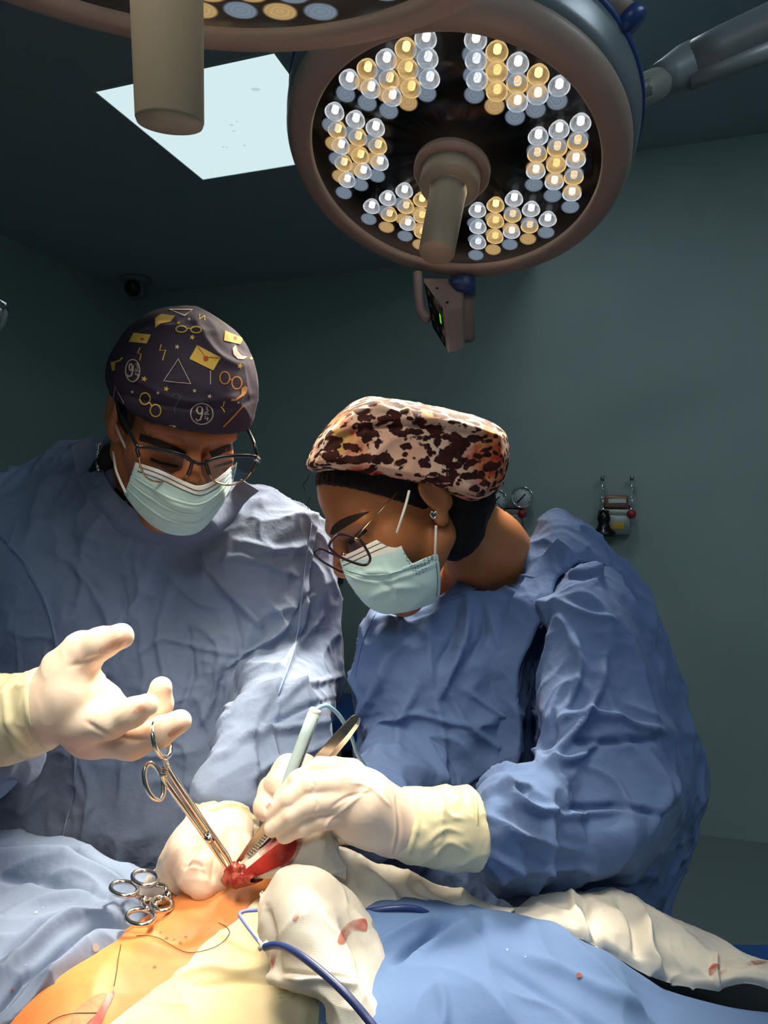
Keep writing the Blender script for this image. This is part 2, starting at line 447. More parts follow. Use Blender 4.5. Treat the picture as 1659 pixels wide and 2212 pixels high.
def stroke(pts, w, closed=False):
    """a line of the given width as quads (2-D)"""
    p = [Vector((x, y)) for x, y in pts]; m = len(p); L, R = [], []
    for i in range(m):
        t = (p[(i + 1) % m] - p[i - 1]) if closed else (p[min(i + 1, m - 1)] - p[max(i - 1, 0)])
        t = t.normalized() if t.length > 1e-9 else Vector((1, 0)); n = Vector((-t.y, t.x)) * w / 2
        L.append(p[i] + n); R.append(p[i] - n)
    k = m if closed else m - 1
    return [[tuple(L[i]), tuple(L[(i + 1) % m]), tuple(R[(i + 1) % m]), tuple(R[i])] for i in range(k)]
def cord_on(name, pts, bvhs, r, mat, parent=None, off=.0005, n=6, seg=6, dflt=None):
    """a thread, seam or cord following a surface, from pixels"""
    q = catmull([(x, y, 0) for x, y in pts], n); out = []
    for a in q:
        h = hit(bvhs, a.x, a.y)
        if h: out.append(h[0] + h[1] * off)
        elif dflt: out.append(P(a.x, a.y, dflt))
    if len(out) < 2: return None
    # drop depth jumps
    keep = [out[0]]
    for p in out[1:]:
        if (p - keep[-1]).length < .06: keep.append(p)
    if len(keep) < 2: return None
    return link(name, mesh(name, *tube(keep, r, seg)), mat, parent)

# ================================================================ the room
m_wall = material('wall_paint', rgb('#9fb0ae'), .62, bump=((60, .12, .002), (9, .08, .004)), noise=(1.6, rgb('#93a5a4'), .35, .7))
m_ceil = material('ceiling_paint', rgb('#98a6ae'), .8, bump=((50, .08, .002),))
m_floor = material('vinyl_floor', rgb('#7c8a88'), .5)
A = Vector((.953, -.303, 0)).normalized(); B = Vector((.303, .953, 0)).normalized()     # along the back wall, into the room
CORNER = Vector((-1.44, 4.1, 0)); ZLOW = H + 1.25; ZHIGH = H + 1.66
def room(a, b, z): q = CORNER + A * a + B * b; return (q.x, q.y, z)
def struct(name, v, f, m):
    return tag(link(name, mesh(name, v, f), m, smooth=False), name.replace('_', ' '), None, None, 'structure')
def slab(a0, a1, b0, b1, z0, z1):
    v = [room(a, b, z) for a in (a0, a1) for b in (b0, b1) for z in (z0, z1)]
    return v, [(0, 1, 3, 2), (4, 6, 7, 5), (0, 4, 5, 1), (2, 3, 7, 6), (0, 2, 6, 4), (1, 5, 7, 3)]
AW, BD = 5.2, -5.6                                                                  # room width along A, depth along -B
STEP = 2.3
o = struct('floor', *slab(-.1, AW + .1, BD - .1, .1, -.1, 0), m_floor); o['label'] = 'grey vinyl floor of the operating room'
o = struct('wall_back', *slab(-.1, AW + .1, 0, .1, 0, ZHIGH + .1), m_wall); o['label'] = 'grey-green painted back wall with gas outlets'
o = struct('wall_left', *slab(-.1, 0, BD, 0, 0, ZHIGH + .1), m_wall); o['label'] = 'dark grey-green painted side wall on the left'
o = struct('wall_right', *slab(AW, AW + .1, BD, 0, 0, ZHIGH + .1), m_wall); o['label'] = 'grey-green painted side wall on the right'
o = struct('wall_front', *slab(-.1, AW + .1, BD - .1, BD, 0, ZHIGH + .1), m_wall); o['label'] = 'grey-green painted wall behind the photographer'
o = struct('ceiling', *slab(0, AW, BD, 0, ZHIGH, ZHIGH + .1), m_ceil); o['label'] = 'high part of the dark grey ceiling'
o = struct('ceiling_soffit', *slab(0, STEP, BD, 0, ZLOW, ZHIGH), m_ceil); o['label'] = 'lowered part of the dark grey ceiling with a square light panel'

# ceiling light panels (60 x 60 cm)
m_panel = emit_mat('panel_diffuser', (.66, .84, .86, 1), 1.0, True)
m_panel_b = emit_mat('panel_diffuser_bright', (.80, .93, 1.0, 1), 10.0, True)
m_frame = material('panel_frame', rgb('#aab4b6'), .5)
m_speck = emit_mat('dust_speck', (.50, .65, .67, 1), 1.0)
def ceiling_panel(corner, z, label, dif, trim=True):
    e = empty('ceiling_light_panel', (corner.x, corner.y, z), label, 'ceiling light')
    def q(a, b, zz): p = corner + A * a + B * b; return (p.x, p.y, zz)
    v = [q(a, b, zz) for a in (.008, .592) for b in (-.592, -.008) for zz in (z - .004, z + .02)]
    link('diffuser', mesh('diffuser', v, [(0, 1, 3, 2), (4, 6, 7, 5), (0, 4, 5, 1), (2, 3, 7, 6), (0, 2, 6, 4), (1, 5, 7, 3)]), dif, e, False)
    parts = []
    for a0, a1, b0, b1 in ((0, .6, -.008, 0), (0, .6, -.6, -.592), (0, .008, -.592, -.008), (.592, .6, -.592, -.008)):
        v = [q(a, b, zz) for a in (a0, a1) for b in (b0, b1) for zz in (z - .006, z + .02)]
        parts.append((v, [(0, 1, 3, 2), (4, 6, 7, 5), (0, 4, 5, 1), (2, 3, 7, 6), (0, 2, 6, 4), (1, 5, 7, 3)]))
    link('frame', mesh('frame', *merge(parts)), m_frame, e, False)
    return e
def on_plane(px, py, z): return P(px, py, (z - H) * FPX / (CY - py))
c0 = on_plane(437, 388, ZLOW); c0.z = 0
e = ceiling_panel(c0, ZLOW, 'square white light panel glowing in the lowered ceiling on the left', m_panel)
for k, (x, y, r) in enumerate(((552, 193, .009), (500, 270, .005), (505, 283, .004), (512, 262, .003), (482, 317, .004), (528, 314, .004), (490, 318, .003))):
    p = on_plane(x, y, ZLOW - .005)
    link('dust_speck', mesh('dust_speck', *[[(p.x + xx * 1.6, p.y + yy, p.z + zz) for xx, yy, zz in lathe([(r, 0), (r * .9, -.0008)], 8)[0]], lathe([(r, 0), (r * .9, -.0008)], 8)[1]]), m_speck, e)
c1 = on_plane(1294, 14, ZHIGH); c1.z = 0
ceiling_panel(c1 - A * .6, ZHIGH, 'square light panel in the high ceiling, peeking out behind the lamp rim', m_panel_b)
m_panel_fill = emit_mat('panel_fill_rear', (.84, .93, 1.0, 1), 22.0, True)
for k, (a, b, t, mm) in enumerate(((3.6, -2.2, 'right of the lamp arm', m_panel_b), (2.7, -4.9, 'behind the photographer', m_panel_fill))):  # unseen panels added to brighten the room and the figures
    q = CORNER + A * a + B * b
    ceiling_panel(q, ZHIGH, 'added square fill panel in the high ceiling ' + t, mm)

# security camera dome in the far left corner of the ceiling
m_offwhite = material('camera_plastic', rgb('#727d80'), .5)
m_black = material('black_plastic', (.004, .004, .005, 1), .25)
p = on_plane(293, 602, ZLOW)
e = empty('security_camera', p, 'small dome security camera in the ceiling corner above the left surgeon', 'camera')
link('mount_plate', mesh('mount_plate', *[[(x + p.x, y + p.y, z + p.z) for x, y, z in lathe([(.001, 0), (.082, 0), (.085, -.012), (.07, -.028), (.001, -.03)], 40)[0]], lathe([(.001, 0), (.082, 0), (.085, -.012), (.07, -.028), (.001, -.03)], 40)[1]]), m_offwhite, e)
R = Matrix.Rotation(math.radians(-58), 3, 'X') @ Matrix.Identity(3)
def placed(vf, R, t): return [R @ Vector(q) + Vector(t) for q in vf[0]], vf[1]
q = p + Vector((0, -.02, -.045))
link('camera_body', mesh('camera_body', *placed(lathe([(.001, .03), (.04, .03), (.052, .015), (.054, -.03), (.050, -.055), (.04, -.055)], 32), R.inverted(), q)), m_offwhite, e)
dirv = Vector((.04, -.8, -.6)).normalized(); R2 = dirv.to_track_quat('Z', 'Y').to_matrix()
link('lens', mesh('lens', *placed(lathe([(.001, .064), (.03, .060), (.041, .048), (.042, .02)], 32), R2, q)), m_black, e)

# chrome fitting at the left edge of the frame
m_chrome = material('chrome', (.75, .76, .76, 1), .16, 1.0)
m_steel = material('surgical_steel', (.78, .74, .68, 1), .18, 1.0, bump=((300, .05, .0005),))
m_rubber = material('dark_rubber', (.02, .022, .024, 1), .6)
p = P(-22, 690, 1.5)
e = empty('pole_clamp', p, 'shiny chrome pole clamp cut off by the left edge', 'clamp')
link('knuckle', mesh('knuckle', *placed(lathe([(.001, .05), (.018, .048), (.03, .03), (.033, 0), (.026, -.03), (.015, -.036), (.001, -.036)], 24), Vector((.5, -.3, .8)).normalized().to_track_quat('Z', 'Y').to_matrix(), p)), m_chrome, e)
link('pole', mesh('pole', *tube([p + Vector((-.02, 0, -.03)), Vector((p.x - .05, p.y + .02, 0))], .0125, 16)), m_chrome, e)
link('knob', mesh('knob', *tube([p + Vector((.0, -.02, -.02)), p + Vector((.028, -.03, -.03))], .009, 12)), m_rubber, e)

# medical gas outlets on the back wall
m_gaugew = material('gauge_face', rgb('#c9d4d6'), .4)
m_grey = material('outlet_metal', rgb('#8f9692'), .35, .7)
m_red = material('red_knob', rgb('#a02a2c'), .4)
m_yel = material('yellow_label', rgb('#c0a21a'), .6)
m_brown = material('outlet_hood', rgb('#8a6a58'), .35, .3)
m_tubecl = clear_mat('clear_tube', (.9, .95, 1, 1), .1)
WN = -B                                                                         # wall normal into the room
RW = Matrix((A, WN, Vector((0, 0, 1)))).transposed()                            # local x along wall, y out, z up
def wallpt(px, py, off=0.):
    d = (P(px, py, 1.) - EYE); t = ((CORNER + WN * off - Vector((0, 0, 0))) - Vector((0, 0, 0))).dot(B) / d.dot(B)
    return EYE + d * t
def gas_outlet(px, py, label, gauges):
    b = wallpt(px, py); s = 3.45 / FPX                                          # metres per pixel there
    e = empty('gas_outlet', b, label, 'gas outlet')
    def W(x, z, y=0.): return b + RW @ Vector((x * s, y, z * s))
    def bb(name, x, z, w, h, y0, y1, m, r=.004):
        c = W(x, z, (y0 + y1) / 2); link(name, mesh(name, *bevbox(c, (w * s, y1 - y0, h * s), r, RW)), m, e)
    bb('body', 0, -28, 52, 40, 0, .08, m_grey, .006)
    bb('yellow_label', 2, -30, 22, 13, .08, .083, m_yel, .0012)
    bb('manifold', 0, -4, 70, 16, .02, .07, m_grey, .006)
    bb('hood', -2, 19, 46, 26, .0, .075, m_brown if not gauges else m_grey, .01)
    for sx in (-27, 27):
        c = W(sx, -6, .07); link('valve_knob', mesh('valve_knob', *placed(lathe([(.001, .03), (.016, .028), (.02, .018), (.02, 0), (.012, -.01)], 20), RW @ Matrix.Rotation(-math.pi / 2, 3, 'X'), c)), m_red, e)
        link('valve_stem', mesh('valve_stem', *tube([W(sx, -22, .05), W(sx, 12, .05)], .012, 12)), m_chrome, e)
        if gauges:
            c = W(sx, 26 - sx * -.1, .055)
            g = link('gauge', mesh('gauge', *placed(lathe([(.001, 0), (.05, 0), (.053, .008), (.053, .026), (.046, .03), (.045, .022), (.001, .022)], 36), RW @ Matrix.Rotation(-math.pi / 2, 3, 'X'), c)), m_chrome, e)
            cc = c + WN * .0225
            link('dial', mesh('dial', *placed(lathe([(.001, .001), (.044, .001), (.044, -.001)], 32), RW @ Matrix.Rotation(-math.pi / 2, 3, 'X'), cc)), m_gaugew, g)
            link('needle', mesh('needle', *tube([cc + RW @ Vector((-.024, .003, -.026)), cc + RW @ Vector((.014, .003, .016))], .0032, 6)), m_black, g)
            for kk in range(9):
                a = math.radians(215 - kk * 31); link('tick', mesh('tick', *tube([cc + RW @ Vector((math.cos(a) * .034, .002, math.sin(a) * .034)), cc + RW @ Vector((math.cos(a) * .041, .002, math.sin(a) * .041))], .0012, 4)), m_black, g)
        else:
            link('flow_tube', mesh('flow_tube', *tube([W(sx * 1.05, 8, .05), W(sx * 1.05, 66, .05)], .016, 16)), m_tubecl, e)
            link('tube_cap', mesh('tube_cap', *tube([W(sx * 1.05, 62, .05), W(sx * 1.05, 72, .05)], .009, 12)), m_grey, e)
    if not gauges:
        bb('nameplate', 0, 20, 34, 8, .075, .079, m_gaugew, .001)
        link('black_bottle', mesh('black_bottle', *placed(lathe([(.001, .09), (.022, .09), (.03, .05), (.024, .03), (.03, .01), (.052, -.01), (.054, -.03), (.001, -.03)], 24), Matrix.Identity(3), W(-26, -38, .08))), m_black, e)
    return e
gas_outlet(1105, 1104, 'wall gas outlet with two round pressure gauges beside the patterned bonnet', True)
gas_outlet(1333, 1104, 'wall gas outlet with two clear flow tubes and a brown hood', False)
b = wallpt(712, 1190)
e = empty('wall_cabinet', b, 'dark wall-mounted box between the two surgeons', 'wall box')
m_dark = material('dark_box', rgb('#22282b'), .45)
link('housing', mesh('housing', *bevbox(b + RW @ Vector((-.03, .04, 0)), (.22, .08, .34), .008, RW)), m_dark, e)
link('cover_plate', mesh('cover_plate', *bevbox(b + RW @ Vector((-.03, .083, -.10)), (.19, .006, .12), .002, RW)), m_black, e)
link('screw', mesh('screw', *tube([b + RW @ Vector((.01, .086, -.12)), b + RW @ Vector((.01, .091, -.12))], .006, 10)), m_grey, e)
link('knob', mesh('knob', *tube([b + RW @ Vector((-.10, .08, .08)), b + RW @ Vector((-.10, .10, .08))], .014, 14)), m_brown, e)

# blue seat and trolley glimpsed behind the team
m_bluevinyl = material('blue_vinyl', rgb('#1d4f8f'), .45)
p = P(755, 1560, 2.6)
e = empty('stool', (p.x, p.y, 0), 'blue padded stool glimpsed between the two surgeons', 'stool')
sz = P(755, 1520, 2.6).z
def up(prof, seg=32): return lathe(prof, seg)
link('seat', mesh('seat', *placed(up([(.001, sz), (.15, sz), (.175, sz - .02), (.175, sz - .10), (.16, sz - .12), (.001, sz - .12)]), Matrix.Identity(3), (p.x, p.y, 0))), m_bluevinyl, e)
link('column', mesh('column', *placed(up([(.03, sz - .12), (.03, .12), (.05, .1), (.05, .07)], 20), Matrix.Identity(3), (p.x, p.y, 0))), m_dark, e)
for k in range(5):
    a = k * 2 * math.pi / 5
    l = link('leg', mesh('leg', *tube([Vector((p.x, p.y, .09)), Vector((p.x + .26 * math.cos(a), p.y + .26 * math.sin(a), .07))], .016, 10)), m_dark, e)
    c = Vector((p.x + .26 * math.cos(a), p.y + .26 * math.sin(a), .03))
    link('caster', mesh('caster', *tube([c - Vector((-math.sin(a), math.cos(a), 0)) * .015, c + Vector((-math.sin(a), math.cos(a), 0)) * .015], .03, 16)), m_rubber, l)
p = P(1640, 2045, 1.15); tz = P(1640, 2034, 1.15).z
e = empty('instrument_trolley', (p.x, p.y, 0), 'trolley covered in dark blue cloth behind the drapes at the right edge', 'trolley')
link('cloth_top', mesh('cloth_top', *bevbox((.55 + .23, 1.05, tz - .03), (.46, .2, .06), .012)), m_bluevinyl, e)
for sx in (.58, .98):
    for sy in (.97, 1.13): link('leg', mesh('leg', *tube([(sx, sy, tz - .05), (sx, sy, .0)], .012, 10)), m_chrome, e)

# ================================================================ surgical lights
m_ring = material('lamp_ring', rgb('#a08f86'), .45, bump=((120, .03, .0005),))
m_house = material('lamp_housing', rgb('#77828a'), .33, .25, bump=((200, .08, .0004),))
m_blue = material('lamp_blue_band', rgb('#2c4784'), .35)
m_plate = material('lamp_black_plate', (.006, .006, .006, 1), .25)
m_cover = clear_mat('lamp_cover_glass', (.9, .92, 1, 1), .012, .02, (.93, .93, .93, 1), .12)
m_handle = material('lamp_handle', rgb('#a59d8d'), .42, bump=((200, .05, .0004),))
m_lensw = clear_mat('lens_clear', (1, 1, 1, 1), .06, .05, (.97, .97, .97, 1), .45, ((.86, .93, 1, 1), .55))
m_lensy = clear_mat('lens_amber', (1, .82, .5, 1), .06, .05, (.97, .93, .82, 1), .45, ((1, .70, .30, 1), .65))
m_corew = emit_mat('led_white', (.92, .96, 1, 1), 3.2)
m_corey = emit_mat('led_amber', (1, .66, .26, 1), 3.2)
m_rimw = emit_mat('led_rim_white', (.75, .80, .84, 1), .85)
m_rimy = emit_mat('led_rim_amber', (1, .72, .36, 1), .85)
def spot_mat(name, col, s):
    """diode light scattered on the cover, painted as emission, fading at its edge"""
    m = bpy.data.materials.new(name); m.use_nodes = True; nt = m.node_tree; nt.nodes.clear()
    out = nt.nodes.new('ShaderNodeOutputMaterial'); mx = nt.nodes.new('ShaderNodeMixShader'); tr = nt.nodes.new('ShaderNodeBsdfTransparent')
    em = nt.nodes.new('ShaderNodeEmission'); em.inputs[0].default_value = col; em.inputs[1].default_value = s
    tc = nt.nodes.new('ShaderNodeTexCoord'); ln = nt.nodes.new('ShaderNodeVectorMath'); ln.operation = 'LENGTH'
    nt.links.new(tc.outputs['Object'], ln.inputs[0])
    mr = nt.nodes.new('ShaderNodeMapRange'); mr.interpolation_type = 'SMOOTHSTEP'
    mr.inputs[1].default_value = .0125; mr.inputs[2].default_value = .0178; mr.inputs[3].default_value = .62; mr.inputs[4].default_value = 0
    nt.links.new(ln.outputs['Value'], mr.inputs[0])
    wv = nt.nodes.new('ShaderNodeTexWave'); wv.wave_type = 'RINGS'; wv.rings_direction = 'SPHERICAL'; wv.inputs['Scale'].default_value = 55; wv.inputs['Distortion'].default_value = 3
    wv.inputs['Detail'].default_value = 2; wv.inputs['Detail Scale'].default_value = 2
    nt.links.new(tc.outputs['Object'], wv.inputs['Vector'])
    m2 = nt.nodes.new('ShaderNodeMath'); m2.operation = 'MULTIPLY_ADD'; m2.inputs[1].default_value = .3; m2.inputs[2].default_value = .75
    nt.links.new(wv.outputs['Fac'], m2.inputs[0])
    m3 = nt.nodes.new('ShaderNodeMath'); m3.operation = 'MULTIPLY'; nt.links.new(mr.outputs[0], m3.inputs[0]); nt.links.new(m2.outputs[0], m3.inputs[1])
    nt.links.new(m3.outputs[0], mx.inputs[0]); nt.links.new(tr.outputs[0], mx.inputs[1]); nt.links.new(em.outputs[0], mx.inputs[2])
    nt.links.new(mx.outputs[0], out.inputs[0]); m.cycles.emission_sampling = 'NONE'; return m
m_spotw = spot_mat('painted_glow_cool', (.42, .53, .66, 1), .55)
m_spoty = spot_mat('painted_glow_amber', (.85, .56, .24, 1), .75)
def basis(n, c):
    n = Vector(n).normalized(); u = n.cross(Vector((0, 1, 0))).normalized(); v = n.cross(u)
    return Matrix((u, v, n)).transposed()
def mshared(name, vf, m):
    me = mesh(name, *vf); me.materials.append(m); me.polygons.foreach_set('use_smooth', np.ones(len(me.polygons), bool)); return me
cup = lathe([(.0055, -.016), (.011, -.013), (.0155, -.006), (.0175, 0), (.0155, .0012), (.001, .0015)], 24)
rim = lathe([(.0168, -.0006), (.0176, -.0006), (.0176, .0008), (.0168, .0008)], 28, True)
core = lathe([(.001, -.0115), (.0062, -.0115), (.0062, -.003), (.0052, -.0022), (.001, -.0022)], 14)
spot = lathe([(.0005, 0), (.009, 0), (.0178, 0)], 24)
ME = {k: mshared(k, g, mm) for k, g, mm in (('lens_w', cup, m_lensw), ('lens_y', cup, m_lensy), ('core_w', core, m_corew), ('core_y', core, m_corey),
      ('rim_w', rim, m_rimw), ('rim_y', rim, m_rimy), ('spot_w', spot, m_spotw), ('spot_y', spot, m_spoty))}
C1, N1 = Vector((.1222, 1.2775, H + .6127)), Vector((-.178, -.318, -.931)).normalized()
C2, N2 = Vector((-.1457, .4687, H + .4363)), Vector((-.0276, .18, -.983)).normalized()
R1, R2m = basis(N1, C1), basis(N2, C2)
# lens positions of one sector, read on the far lamp and carried onto its lens plane
LZ = -.034
Q1, Q2, Q3, Q4 = (660, 60), (980, 60), (660, 320), (980, 320)                    # corners of four enlarged views of the lamp
seen = [(Q1, 'w', ((1265, 110), (1285, 320), (850, 330), (1305, 530), (460, 540), (685, 635), (910, 720), (305, 880), (525, 965), (735, 1050), (370, 1240))),
        (Q1, 'y', ((1055, 215), (1080, 430), (650, 430), (880, 540), (1110, 630), (335, 1075), (550, 1150), (760, 1240))),
        (Q2, 'w', ((230, 120), (235, 340), (675, 370), (245, 545), (1110, 610), (885, 700), (670, 780), (1335, 1000), (1110, 1070), (890, 1140))),
        (Q2, 'y', ((455, 245), (455, 460), (890, 490), (670, 580), (455, 665), (1305, 1195), (1090, 1260), (880, 1325))),
        (Q3, 'w', ((780, 145), (605, 240), (435, 330), (695, 610), (865, 525), (1040, 445), (1075, 790), (1395, 480), (1400, 650), (1405, 820))),
        (Q3, 'y', ((575, 75), (400, 155), (880, 695), (1055, 610), (1225, 540), (1225, 710), (1230, 880))),
        (Q4, 'w', ((1285, 115), (865, 235), (1060, 350), (1245, 470), (250, 650), (635, 530), (255, 825), (815, 640), (255, 990), (610, 875), (990, 745))),
        (Q4, 'y', ((1080, 170), (1265, 295), (440, 595), (440, 765), (620, 700), (435, 930), (800, 815)))]
diodes = []
for (qx, qy), t, pts in seen:
    for x, y in pts:
        d = P(qx + x / 4.879, qy + y / 4.879 + 3, 1.) - EYE; o = C1 + N1 * LZ
        q = R1.inverted() @ (EYE + d * ((o - EYE).dot(N1) / d.dot(N1)) - o); diodes.append((q.x, q.y, t))
def copy_to(name, me, parent, loc):
    o = bpy.data.objects.new(name, me); COL.objects.link(o); o.parent = parent; o.location = loc; return o
AIM = P(520, 1900, .62)                                                         # both beams are aimed at the wound
def surgical_light(name, C, Rm, label, watts, spin, spread, aim, hw_=1.0, hl_=.182):
    e = empty(name, C, label, 'surgical light', 'surgical lights'); e.rotation_euler = Rm.to_euler()
    link('front_ring', mesh('front_ring', *lathe([(.258, -.004), (.260, .002), (.266, .004), (.288, .001), (.300, -.008), (.307, -.022), (.307, -.032), (.284, -.032), (.282, -.012), (.258, -.009)], 128, True)), m_ring, e)
    link('housing', mesh('housing', *lathe([(.306, -.028), (.313, -.05), (.317, -.085), (.317, -.10), (.285, -.10), (.285, -.028)], 128, True)), m_house, e)
    link('blue_band', mesh('blue_band', *lathe([(.315, -.098), (.321, -.101), (.321, -.111), (.312, -.114), (.3, -.106)], 128, True)), m_blue, e)
    link('back_cover', mesh('back_cover', *lathe([(.312, -.112), (.30, -.125), (.22, -.142), (.1, -.152), (.001, -.154)], 96)), m_house, e)
    link('back_plate', mesh('back_plate', *lathe([(.284, -.052), (.001, -.052)], 96)), m_plate, e)
    link('inner_wall', mesh('inner_wall', *lathe([(.281, -.004), (.281, -.052)], 96)[:1], [(i, (i + 1) % 96, 96 + (i + 1) % 96, 96 + i) for i in range(96)]), m_plate, e)
    link('cover_glass', mesh('cover_glass', *lathe([(.259, -.005), (.062, -.005), (.062, -.008), (.259, -.008)], 96, True)), m_cover, e)
    link('handle_flange', mesh('handle_flange', *lathe([(.001, .006), (.048, .006), (.050, .009), (.066, .009), (.069, .006), (.069, -.006), (.001, -.006)], 64)), m_ring, e)
    link('handle_collar', mesh('handle_collar', *lathe([(.054, .006), (.054, .036), (.05, .04), (.034, .042), (.001, .042)], 56)), m_handle, e)
    h = link('sterile_handle', mesh('sterile_handle', *lathe([(.001, .03), (.034 * hw_, .04), (.0325 * hw_, .06), (.031 * hw_, hl_ - .004), (.0295 * hw_, hl_ - .001), (.001, hl_)], 48)), m_handle, e)
    link('slot_mark', mesh('slot_mark', *bevbox((0, 0, 0), (.004, .003, .018), .0008)), m_black, e).location = (.0, -.0545, .028)
    ca, sa = math.cos(math.radians(spin)), math.sin(math.radians(spin))
    for x, y, t in diodes:
        X, Y = x * ca - y * sa, x * sa + y * ca
        l = copy_to('led_lens', ME['lens_' + t], e, (X, Y, LZ)); copy_to('led_core', ME['core_' + t], l, (0, 0, 0)); copy_to('lens_rim', ME['rim_' + t], l, (0, 0, 0))
        copy_to('painted_glow', ME['spot_' + t], e, (X, Y, -.0040))  # emissive disc painting the diode's scattered glow on the cover
    ld = bpy.data.lights.new('lamp_light', 'AREA'); ld.shape = 'DISK'; ld.size = .42; ld.energy = watts; ld.color = (1, .86, .66); ld.spread = math.radians(spread)
    lo = bpy.data.objects.new('lamp_light', ld); COL.objects.link(lo); lo.parent = e; lo.location = (0, 0, .046); lo.rotation_euler = (Rm.inverted() @ (aim - C)).to_track_quat('-Z', 'Y').to_euler()
    return e
L1 = surgical_light('surgical_light', C1, R1, 'round lit surgical lamp with six clusters of diodes above the bonneted surgeon', LAMP_FAR_W, 0, 36, AIM)
L2 = surgical_light('surgical_light', C2, R2m, 'nearer surgical lamp cut off by the top edge with its handle hanging down', LAMP_NEAR_W, 142, 60, P(570, 1780, .68), .755, .168)
def L1w(x, y, z): return C1 + R1 @ Vector((x, y, z))
# parts hung on the far lamp (given in world space, brought into its frame)
R1i = R1.inverted()
def part1(name, vf, m, parent=None):
    v = [R1i @ (Vector(q) - C1) for q in vf[0]]; return link(name, mesh(name, v, vf[1]), m, parent or L1)
# control unit under the far rim
def ctl(px, py, d): return P(px, py, d)
def prism(front, depth, back_shift=(0, 0)):
    """front: list of (px,py,d); extruded away by depth"""
    v = [P(*q) for q in front]; n = len(v); w = [P(x + back_shift[0], y + back_shift[1], d + depth) for x, y, d in front]
    return v + w, [tuple(range(n)), tuple(range(n, 2 * n))[::-1]] + [(i, i + n, (i + 1) % n + n, (i + 1) % n) for i in range(n)]
m_ctl = material('control_plastic', rgb('#8d8180'), .5)
m_scr = material('control_screen', rgb('#0d1617'), .2)
m_green = emit_mat('green_indicator', (.18, .75, .06, 1), .9)
part1('control_post', tube([P(1000, 590, 1.56), P(1000, 735, 1.56)], .026, 24), m_ctl)
part1('control_pivot', tube([P(998, 606, 1.535), P(998, 636, 1.535)], .030, 24), m_blue)
# wedge-shaped control box
bot = [(933, 708, 1.47), (969, 766, 1.43), (1003, 755, 1.46), (1004, 690, 1.56)]
top = [(912, 600, 1.50), (963, 672, 1.44), (1000, 660, 1.47), (1003, 600, 1.57)]
vv = [P(*q) for q in bot] + [P(*q) for q in top]
cb = part1('control_box', (vv, [(3, 2, 1, 0), (4, 5, 6, 7), (0, 1, 5, 4), (1, 2, 6, 5), (2, 3, 7, 6), (3, 0, 4, 7)]), m_ctl)
bv = cb.modifiers.new('bevel', 'BEVEL'); bv.width = .004; bv.segments = 3
def lerp3(a, b, t): return tuple(a[i] + (b[i] - a[i]) * t for i in range(3))
def face(u, w, off=.0025):
    a, b_, c, d_ = P(*bot[0]), P(*bot[1]), P(*top[1]), P(*top[0]); n = (b_ - a).cross(d_ - a).normalized()
    if n.dot(EYE - a) < 0: n = -n
    return (a.lerp(b_, u)).lerp(d_.lerp(c, u), w) + n * off
def facequad(u0, u1, w0, w1, o=.0015): return [face(u0, w0, o), face(u1, w0, o), face(u1, w1, o), face(u0, w1, o), face(u0, w0, -.004), face(u1, w0, -.004), face(u1, w1, -.004), face(u0, w1, -.004)], [(0, 1, 2, 3), (0, 4, 5, 1), (1, 5, 6, 2), (2, 6, 7, 3), (3, 7, 4, 0), (7, 6, 5, 4)]
part1('control_screen', facequad(.10, .86, .07, .95), m_scr)
part1('green_indicator', facequad(.70, .76, .52, .72, .0022), m_green)
m_icon = material('icon_print', rgb('#3c4a4c'), .4)
for u0, u1, w0, w1 in ((.2, .3, .78, .9), (.45, .56, .78, .9), (.68, .8, .8, .92), (.25, .34, .3, .42), (.46, .55, .2, .3), (.66, .78, .12, .22), (.2, .3, .55, .62)):
    part1('key_symbol', facequad(u0, u1, w0, w1, .002), m_icon)
for x, y, d in ((944, 622, 1.49), (966, 652, 1.45)): part1('screw', tube([P(x, y - 1, d - .002), P(x, y + 3, d - .002)], .003, 8), m_black)
part1('grab_handle', tube(catmull([P(902, 590, 1.50), P(905, 640, 1.49), P(910, 672, 1.49), P(926, 690, 1.48)], 6), .010, 12), m_ctl)
# yoke bar with blue end cap at the upper right rim
part1('yoke_bar', tube([P(1262, 76, 1.15), P(1300, 40, 1.13), P(1335, 6, 1.12)], .0135, 16), m_ring)
part1('yoke_cross', tube([P(1275, -40, 1.10), P(1318, 5, 1.10), P(1352, 42, 1.10)], .022, 20), m_ring)
part1('yoke_cap', tube([P(1346, 36, 1.10), P(1350, 40, 1.10), P(1366, 55, 1.10), P(1371, 61, 1.10)], [.022, .027, .028, .02], 24), m_blue)
# suspension arm to the right
m_arm = material('arm_paint', rgb('#7c8488'), .4)
m_armg = material('arm_joint', rgb('#868c84'), .35)
part1('arm_joint', tube([P(1340, 222, 1.36), P(1375, 202, 1.38), P(1425, 178, 1.40)], [.032, .031, .029], 28), m_armg)
part1('arm_socket', tube([P(1418, 178, 1.40), P(1440, 168, 1.41), P(1480, 150, 1.42), P(1500, 140, 1.42)], [.031, .036, .046, .046], 28), m_arm)
part1('arm', tube([P(1478, 150, 1.42), P(1560, 112, 1.40), P(1700, 50, 1.36), P(1900, -50, 1.3)], [.043, .047, .049, .05], 28, flat=1.0), m_arm)
part1('arm_rib', tube([P(1490, 178, 1.40), P(1560, 150, 1.385), P(1700, 95, 1.345)], [.016, .018, .02], 14), m_arm)
lab = []
g = 2.6
m_print = material('label_print', rgb('#1c2020'), .6)
e = L1
import random
rnd = random.Random(3)
